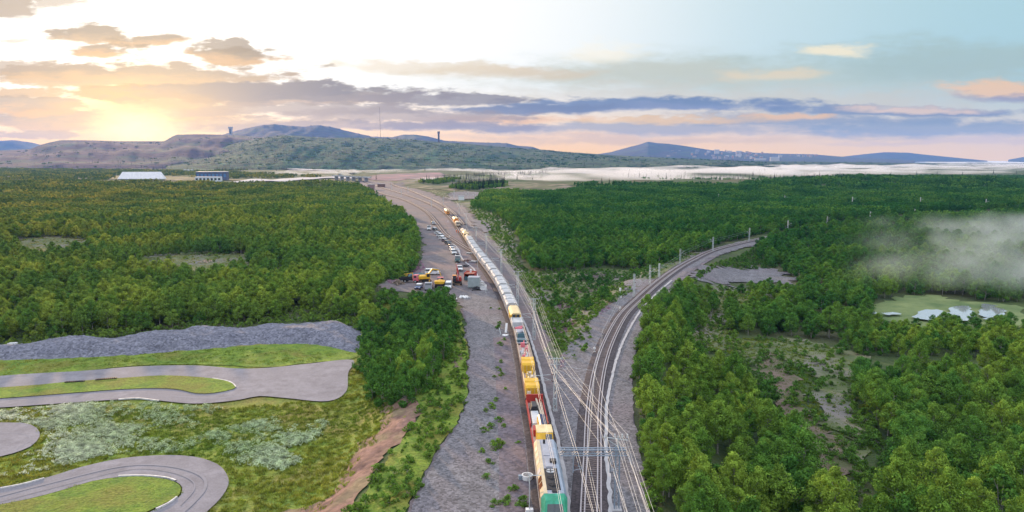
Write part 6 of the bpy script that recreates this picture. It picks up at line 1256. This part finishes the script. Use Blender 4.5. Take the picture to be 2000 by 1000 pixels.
# road bridge over the railway
b0 = at(652, 351); b1 = at(722, 357); e = empty('road_bridge', (b0[0], b0[1], h1(*b0))); v = b1 - b0; L = float(np.hypot(*v)); e.rotation_euler[2] = math.atan2(v[1], v[0])
k = MB(); k.box(0, L, -4, 4, 7.0, 7.8); k.build('deck', M['concrete'], e); k = MB(); k.box(0, L, -4.2, -4.0, 7.8, 9.2); k.box(0, L, 4.0, 4.2, 7.8, 9.2); k.build('parapet', P_['wagon_rib'], e)
for i in range(6): k = MB(); xx = L * (i + .5) / 6; k.box(xx - 1, xx + 1, -3.5, 3.5, -2, 7.0); k.build('pier', M['concrete'], e)
tag(e, label='pale concrete road bridge where the tracks reach the mist', cat='bridge')
house('brick_hut', 725, 371, 9, 6, 7, .4, material('hut_brick', (.30, .2, .2), (.24, .16, .16), 1, .9), P_['loco_grey'], 'small brick hut beside the tracks below the bridge'); house('equipment_hut', 745, 366, 11, 5, 4.5, .4, P_['frame_brown'], M['concrete'], 'low dark hut between the far sidings'); house('equipment_hut', 901, 391, 6, 4, 4, .4, M['white'], P_['loco_grey'], 'small white hut by the far gravel patch')
# towers on the ridge
def on_ridge(px, py, Y):  # a point at that distance on the sight line
    x, y, z = ray(px, py); return Vector((x / y * Y, Y, H + z / y * Y))
def tower(name, px, pb, ptp, Y, w, mat, label, parts=True):
    a = on_ridge(px, pb, Y); b_ = on_ridge(px, ptp, Y); e = empty(name, a); h = b_.z - a.z; s_ = Y / F; k = MB(); k.box(-w * s_ / 2, w * s_ / 2, -w * s_ / 2, w * s_ / 2, -30, h); k.build('shaft', mat, e); k = MB(); k.box(-w * s_ * .7, w * s_ * .7, -w * s_ * .6, w * s_ * .6, h * .78, h * 1.0 + 1); k.build('head_house', mat, e); k = MB(); k.box(-w * s_ * .2, w * s_ * .2, -w * s_ * .62, -w * s_ * .6, h * .1, h * .7); k.build('window', M['glass'], e); tag(e, label=label, cat='tower')
tower('headframe_tower', 451, 263, 248, 6300, 5, material('pale_tower', (.45, .42, .42), (.38, .35, .36), .05, .8), 'pale mine tower on the ridge left of the blue mountain')
tower('headframe_tower', 857, 276, 257, 4650, 3.2, material('dark_tower', (.14, .11, .14), (.1, .08, .1), .05, .8), 'dark narrow mine tower on the green ridge')
a = on_ridge(743, 270, 4700); b_ = on_ridge(743, 209, 4700); e = empty('radio_mast', a); k = MB(); k.bar((0, 0, -10), (0, 0, b_.z - a.z), 1.3, 6, 0, .5); k.build('mast', P_['frame_brown'], e); k = MB(); [k.bar((0, 0, (b_.z - a.z) * f), (sx * 60 * f, 30 * f, -10), .22, 4) for f in (.5, .95) for sx in (-1, 1)]; k.build('guy_wire', P_['loco_grey'], e); k = MB(); [k.bar((-3, 0, (b_.z - a.z) * f), (3, 0, (b_.z - a.z) * f), .7, 4) for f in (.6, .8, .95)]; k.build('antenna', P_['frame_brown'], e)
tag(e, label='tall thin guyed radio mast on the green ridge', cat='radio mast')
# town on the right mountain
tm_ = [material('town_wall_%d' % i, c, tuple(v * .85 for v in c), .05, .7) for i, c in enumerate([(.45, .36, .36), (.55, .50, .48), (.32, .30, .34), (.48, .28, .22)])]
r = np.random.default_rng(91); proto_t = []
for i in range(4):
    e = empty('town_building'); k = MB(); k.box(-.5, .5, -.4, .4, -1, .8); w_ = k.build('wall', tm_[i], e); k = MB(); k.prism([(-.45, .8), (.45, .8), (0, 1.0)], -.52, .52, 'x'); k.build('roof', P_['loco_grey'] if i % 2 else P_['frame_brown'], e); proto_t.append(e)
for k_ in range(46):
    px = r.uniform(1300, 1500) if k_ < 38 else r.uniform(1500, 1600); top = np.interp(px, [1290, 1330, 1385, 1470, 1560, 1720], [294, 293, 292, 297, 301, 308]); py = r.uniform(top, np.interp(px, [1290, 1720], [306, 313])); Y = np.interp(py, [292, 313], [9400, 7000])
    i = k_ % 4; e = proto_t[i] if k_ < 4 else copy_tree(proto_t[i]); e.location = on_ridge(px, py, Y); w = r.uniform(14, 42); e.scale = (w, 14, r.uniform(8, 16)); tag(e, label='distant town building on the slope of the right hand mountain', cat='building', group='town buildings on the far mountain')
for i, (px, py, w, h_, lb) in enumerate(((1400, 296, 60, 26, 'broad dark block standing at the crest of the distant town'), (1443, 300, 70, 34, 'tallest distant town block, at the right end of the crest'), (1513, 311, 90, 22, 'pale wide hall at the foot of the distant town'), (1485, 311, 110, 10, 'long low pale shed left of the pale wide hall'))):
    e = copy_tree(proto_t[1]); e.location = on_ridge(px, py, 8800 if i < 2 else 6900); e.scale = (w, 20, h_); tag(e, label=lb, cat='building', group='town buildings on the far mountain')
# litter and small finds in the wood clearings
for px, py, lb in ((518, 606, 'small white trailer at the edge of the western wood'), (25, 676, 'small white box at the foot of the wood left of the rubble bank')):
    e = empty('small_trailer'); k = MB(); k.box(-1.3, 1.3, -.5, .5, .4, .9); k.build('box', M['white'], e, .03); k = MB(); [k.wheel(x, -.5, .3, .28, .15) for x in (-.5, .5)]; k.build('wheels', M['dark'], e); place(e, px, py, .2, lb, 'trailer', None, .8)
heap('timber_heap', material('sawn_timber', (.55, .4, .28), (.35, .25, .18), 1, .8), 30, 4.5, 1.0, 12, 'pile of pale timber in the western clearing', 'timber pile', 405, 513)
# ------------------------------------------------------------------ mist
def mist_mat(name, dens, col_=(.98, .97, .98), an=.2):
    m = bpy.data.materials.new(name); m.use_nodes = True; n = m.node_tree.nodes; n.clear(); o = n.new('ShaderNodeOutputMaterial'); v = n.new('ShaderNodeVolumePrincipled'); v.inputs['Color'].default_value = (*col_, 1); v.inputs['Density'].default_value = dens; v.inputs['Anisotropy'].default_value = an
    m.node_tree.links.new(v.outputs[0], o.inputs['Volume']); return m
def mist(px, z0, T, mat, label, n=36, m=14, rag=.25, seed=1):
    """a low bank of mist: lower and upper rows of picture points give its near and far edge; lens shaped in section"""
    near, far = px; r = np.random.default_rng(seed); ph = r.uniform(0, 6, 8)
    A = catmull([flat(*p) for p in near], 30); B = catmull([flat(*p) for p in far], 60); rs = lambda L: np.stack([np.interp(np.linspace(0, 1, n), arc(L) / arc(L)[-1], L[:, i]) for i in (0, 1)], 1); A = rs(A); B = rs(B); V = []; top = []
    for j in range(m):
        t = j / (m - 1)
        for i in range(n):
            s_ = i / (n - 1); w = (math.sin(math.pi * s_) ** .5) * (math.sin(math.pi * t) ** .7); p = A[i] + (B[i] - A[i]) * t
            q = 1 + rag * (math.sin(i * .9 + j * 1.3 + ph[0]) + math.sin(i * .43 - j * 1.9 + ph[1]) + .6 * math.sin(i * 1.7 + j * .7 + ph[2]))
            p = p + np.array([math.sin(i * 1.1 + ph[3]) * 12, 25 * math.sin(i * .8 + j + ph[4])]) * (1 if 0 < t < 1 else .6)
            top.append((p[0], p[1], z0 + max(.02, T * w * q)))
    bot = [(x, y, z0) for x, y, z in top]; N_ = n * m; V = top + bot; f = [(j * n + i, j * n + i + 1, (j + 1) * n + i + 1, (j + 1) * n + i) for j in range(m - 1) for i in range(n - 1)]; f2 = [tuple(x + N_ for x in q[::-1]) for q in f]; rim = [j * n for j in range(m)][::-1]; b1_ = list(range(n)) + [n * (j + 1) - 1 for j in range(1, m)] + [n * (m - 1) + i for i in range(n - 2, -1, -1)] + [n * j for j in range(m - 2, 0, -1)]
    side = [(b1_[k], b1_[k] + N_, b1_[(k + 1) % len(b1_)] + N_, b1_[(k + 1) % len(b1_)]) for k in range(len(b1_))]
    o = mesh_obj('mist', V, f + f2 + side, mat, smooth=True); bm = bmesh.new(); bm.from_mesh(o.data); bmesh.ops.recalc_face_normals(bm, faces=bm.faces); bm.to_mesh(o.data); bm.free(); tag(o, kind='stuff', label=label); return o
MM = mist_mat('mist_dense', .009, (.86, .86, .90))
_n = MM.node_tree.nodes; _l = MM.node_tree.links; _g = _n.new('ShaderNodeNewGeometry'); _m = _n.new('ShaderNodeMapping'); _m.inputs['Scale'].default_value = (.004, .0018, .02); _z = _n.new('ShaderNodeTexNoise'); _z.inputs['Scale'].default_value = 1.0; _z.inputs['Detail'].default_value = 4
_r = _n.new('ShaderNodeMapRange'); _r.inputs[1].default_value = .40; _r.inputs[2].default_value = .60; _r.inputs[3].default_value = 0.0; _r.inputs[4].default_value = .008
_l.new(_g.outputs['Position'], _m.inputs[0]); _l.new(_m.outputs[0], _z.inputs['Vector']); _l.new(_z.outputs['Fac'], _r.inputs[0]); _l.new(_r.outputs[0], [x for x in _n if x.type == 'PRINCIPLED_VOLUME'][0].inputs['Density']); MM.cycles.volume_step_rate = .25; ML_ = mist_mat('mist_light', .006)
mist(([(930, 352), (1020, 362), (1130, 372), (1250, 362), (1420, 364), (1520, 352), (1650, 342), (2150, 336)], [(930, 334), (1100, 326), (1300, 324), (1500, 323), (1700, 321), (1900, 320), (2150, 320), (2300, 320)]), -5, 17, MM, 'white mist lying across the valley on the right', n=60, seed=2)
mist(([(740, 352), (820, 356), (900, 360), (1000, 352), (1060, 346)], [(760, 350), (850, 347), (930, 342), (1000, 338), (1060, 336)]), -3, 9, MM, 'thin white mist strip beyond the far sidings', seed=3)
mist(([(500, 345), (600, 347), (660, 346), (700, 342)], [(500, 333), (600, 331), (680, 331), (720, 333)]), -4, 9, MM, 'white mist patch behind the road bridge', seed=4)
mist(([(690, 341), (800, 337), (900, 337), (1010, 338)], [(690, 332), (800, 330), (900, 329), (1010, 330)]), -4, 10, MM, 'thin white mist streak below the green hill', seed=5)
mist(([(1600, 320), (1700, 320), (1900, 322), (2300, 323)], [(1600, 316), (1750, 315), (1950, 314.5), (2300, 314)]), -4, 12, ML_, 'faint mist on the far right horizon', seed=6)
# drifting wisps over the wood on the right: noise breaks up a soft edged density
wm = bpy.data.materials.new('mist_wisp'); wm.use_nodes = True; n = wm.node_tree.nodes; Lk = wm.node_tree.links; n.clear(); o = n.new('ShaderNodeOutputMaterial'); v = n.new('ShaderNodeVolumePrincipled'); v.inputs['Color'].default_value = (.84, .94, 1, 1); v.inputs['Anisotropy'].default_value = .6
tcn = n.new('ShaderNodeTexCoord'); ln = n.new('ShaderNodeVectorMath'); ln.operation = 'LENGTH'; Lk.new(tcn.outputs['Object'], ln.inputs[0]); mr = n.new('ShaderNodeMapRange'); mr.interpolation_type = 'SMOOTHSTEP'; mr.inputs[1].default_value = 1.0; mr.inputs[2].default_value = .2; Lk.new(ln.outputs['Value'], mr.inputs[0])
gm = n.new('ShaderNodeNewGeometry'); nz_ = n.new('ShaderNodeTexNoise'); nz_.inputs['Scale'].default_value = .05; nz_.inputs['Detail'].default_value = 6; Lk.new(gm.outputs['Position'], nz_.inputs['Vector']); m2 = n.new('ShaderNodeMapRange'); m2.inputs[1].default_value = .42; m2.inputs[2].default_value = .62; Lk.new(nz_.outputs['Fac'], m2.inputs[0])
mu = n.new('ShaderNodeMath'); mu.operation = 'MULTIPLY'; Lk.new(mr.outputs[0], mu.inputs[0]); Lk.new(m2.outputs[0], mu.inputs[1]); mu2 = n.new('ShaderNodeMath'); mu2.operation = 'MULTIPLY'; Lk.new(mu.outputs[0], mu2.inputs[0]); mu2.inputs[1].default_value = .028; Lk.new(mu2.outputs[0], v.inputs['Density']); Lk.new(v.outputs[0], o.inputs['Volume'])
def wisp(px, py, z, rx, ry, rz_, label):
    bm = bmesh.new(); bmesh.ops.create_icosphere(bm, subdivisions=3, radius=1.0); me = bpy.data.meshes.new('mist_wisp'); bm.to_mesh(me); bm.free(); me.materials.append(wm); o = bpy.data.objects.new('mist_wisp', me); C.objects.link(o)
    p = at(px, py); o.location = (p[0], p[1], z); o.scale = (rx, ry, rz_); tag(o, kind='stuff', label=label)
wisp(2045, 520, 6, 95, 55, 11, 'drifting mist wisp over the wood at the right edge'); wisp(2010, 470, 8, 110, 40, 8, 'mist wisp above the dark wood at the right')
wisp(1930, 582, 5, 60, 30, 8, 'mist wisp hanging over the pond')
# ------------------------------------------------------------------ air
hzm = bpy.data.materials.new('haze_air'); hzm.use_nodes = True; hn = hzm.node_tree; hn.nodes.clear()
ho = hn.nodes.new('ShaderNodeOutputMaterial'); hv = hn.nodes.new('ShaderNodeVolumePrincipled')
hv.inputs['Color'].default_value = (.20, .43, .98, 1); hv.inputs['Density'].default_value = 0.000045; hv.inputs['Anisotropy'].default_value = .05
hn.links.new(hv.outputs[0], ho.inputs['Volume'])
zmin = min(float(gz.min()), -8) - 1
hb = MB().box(-13700, 13700, -13700, 13700, zmin, 520)
hzo = hb.build('haze', hzm); tag(hzo, kind='stuff')
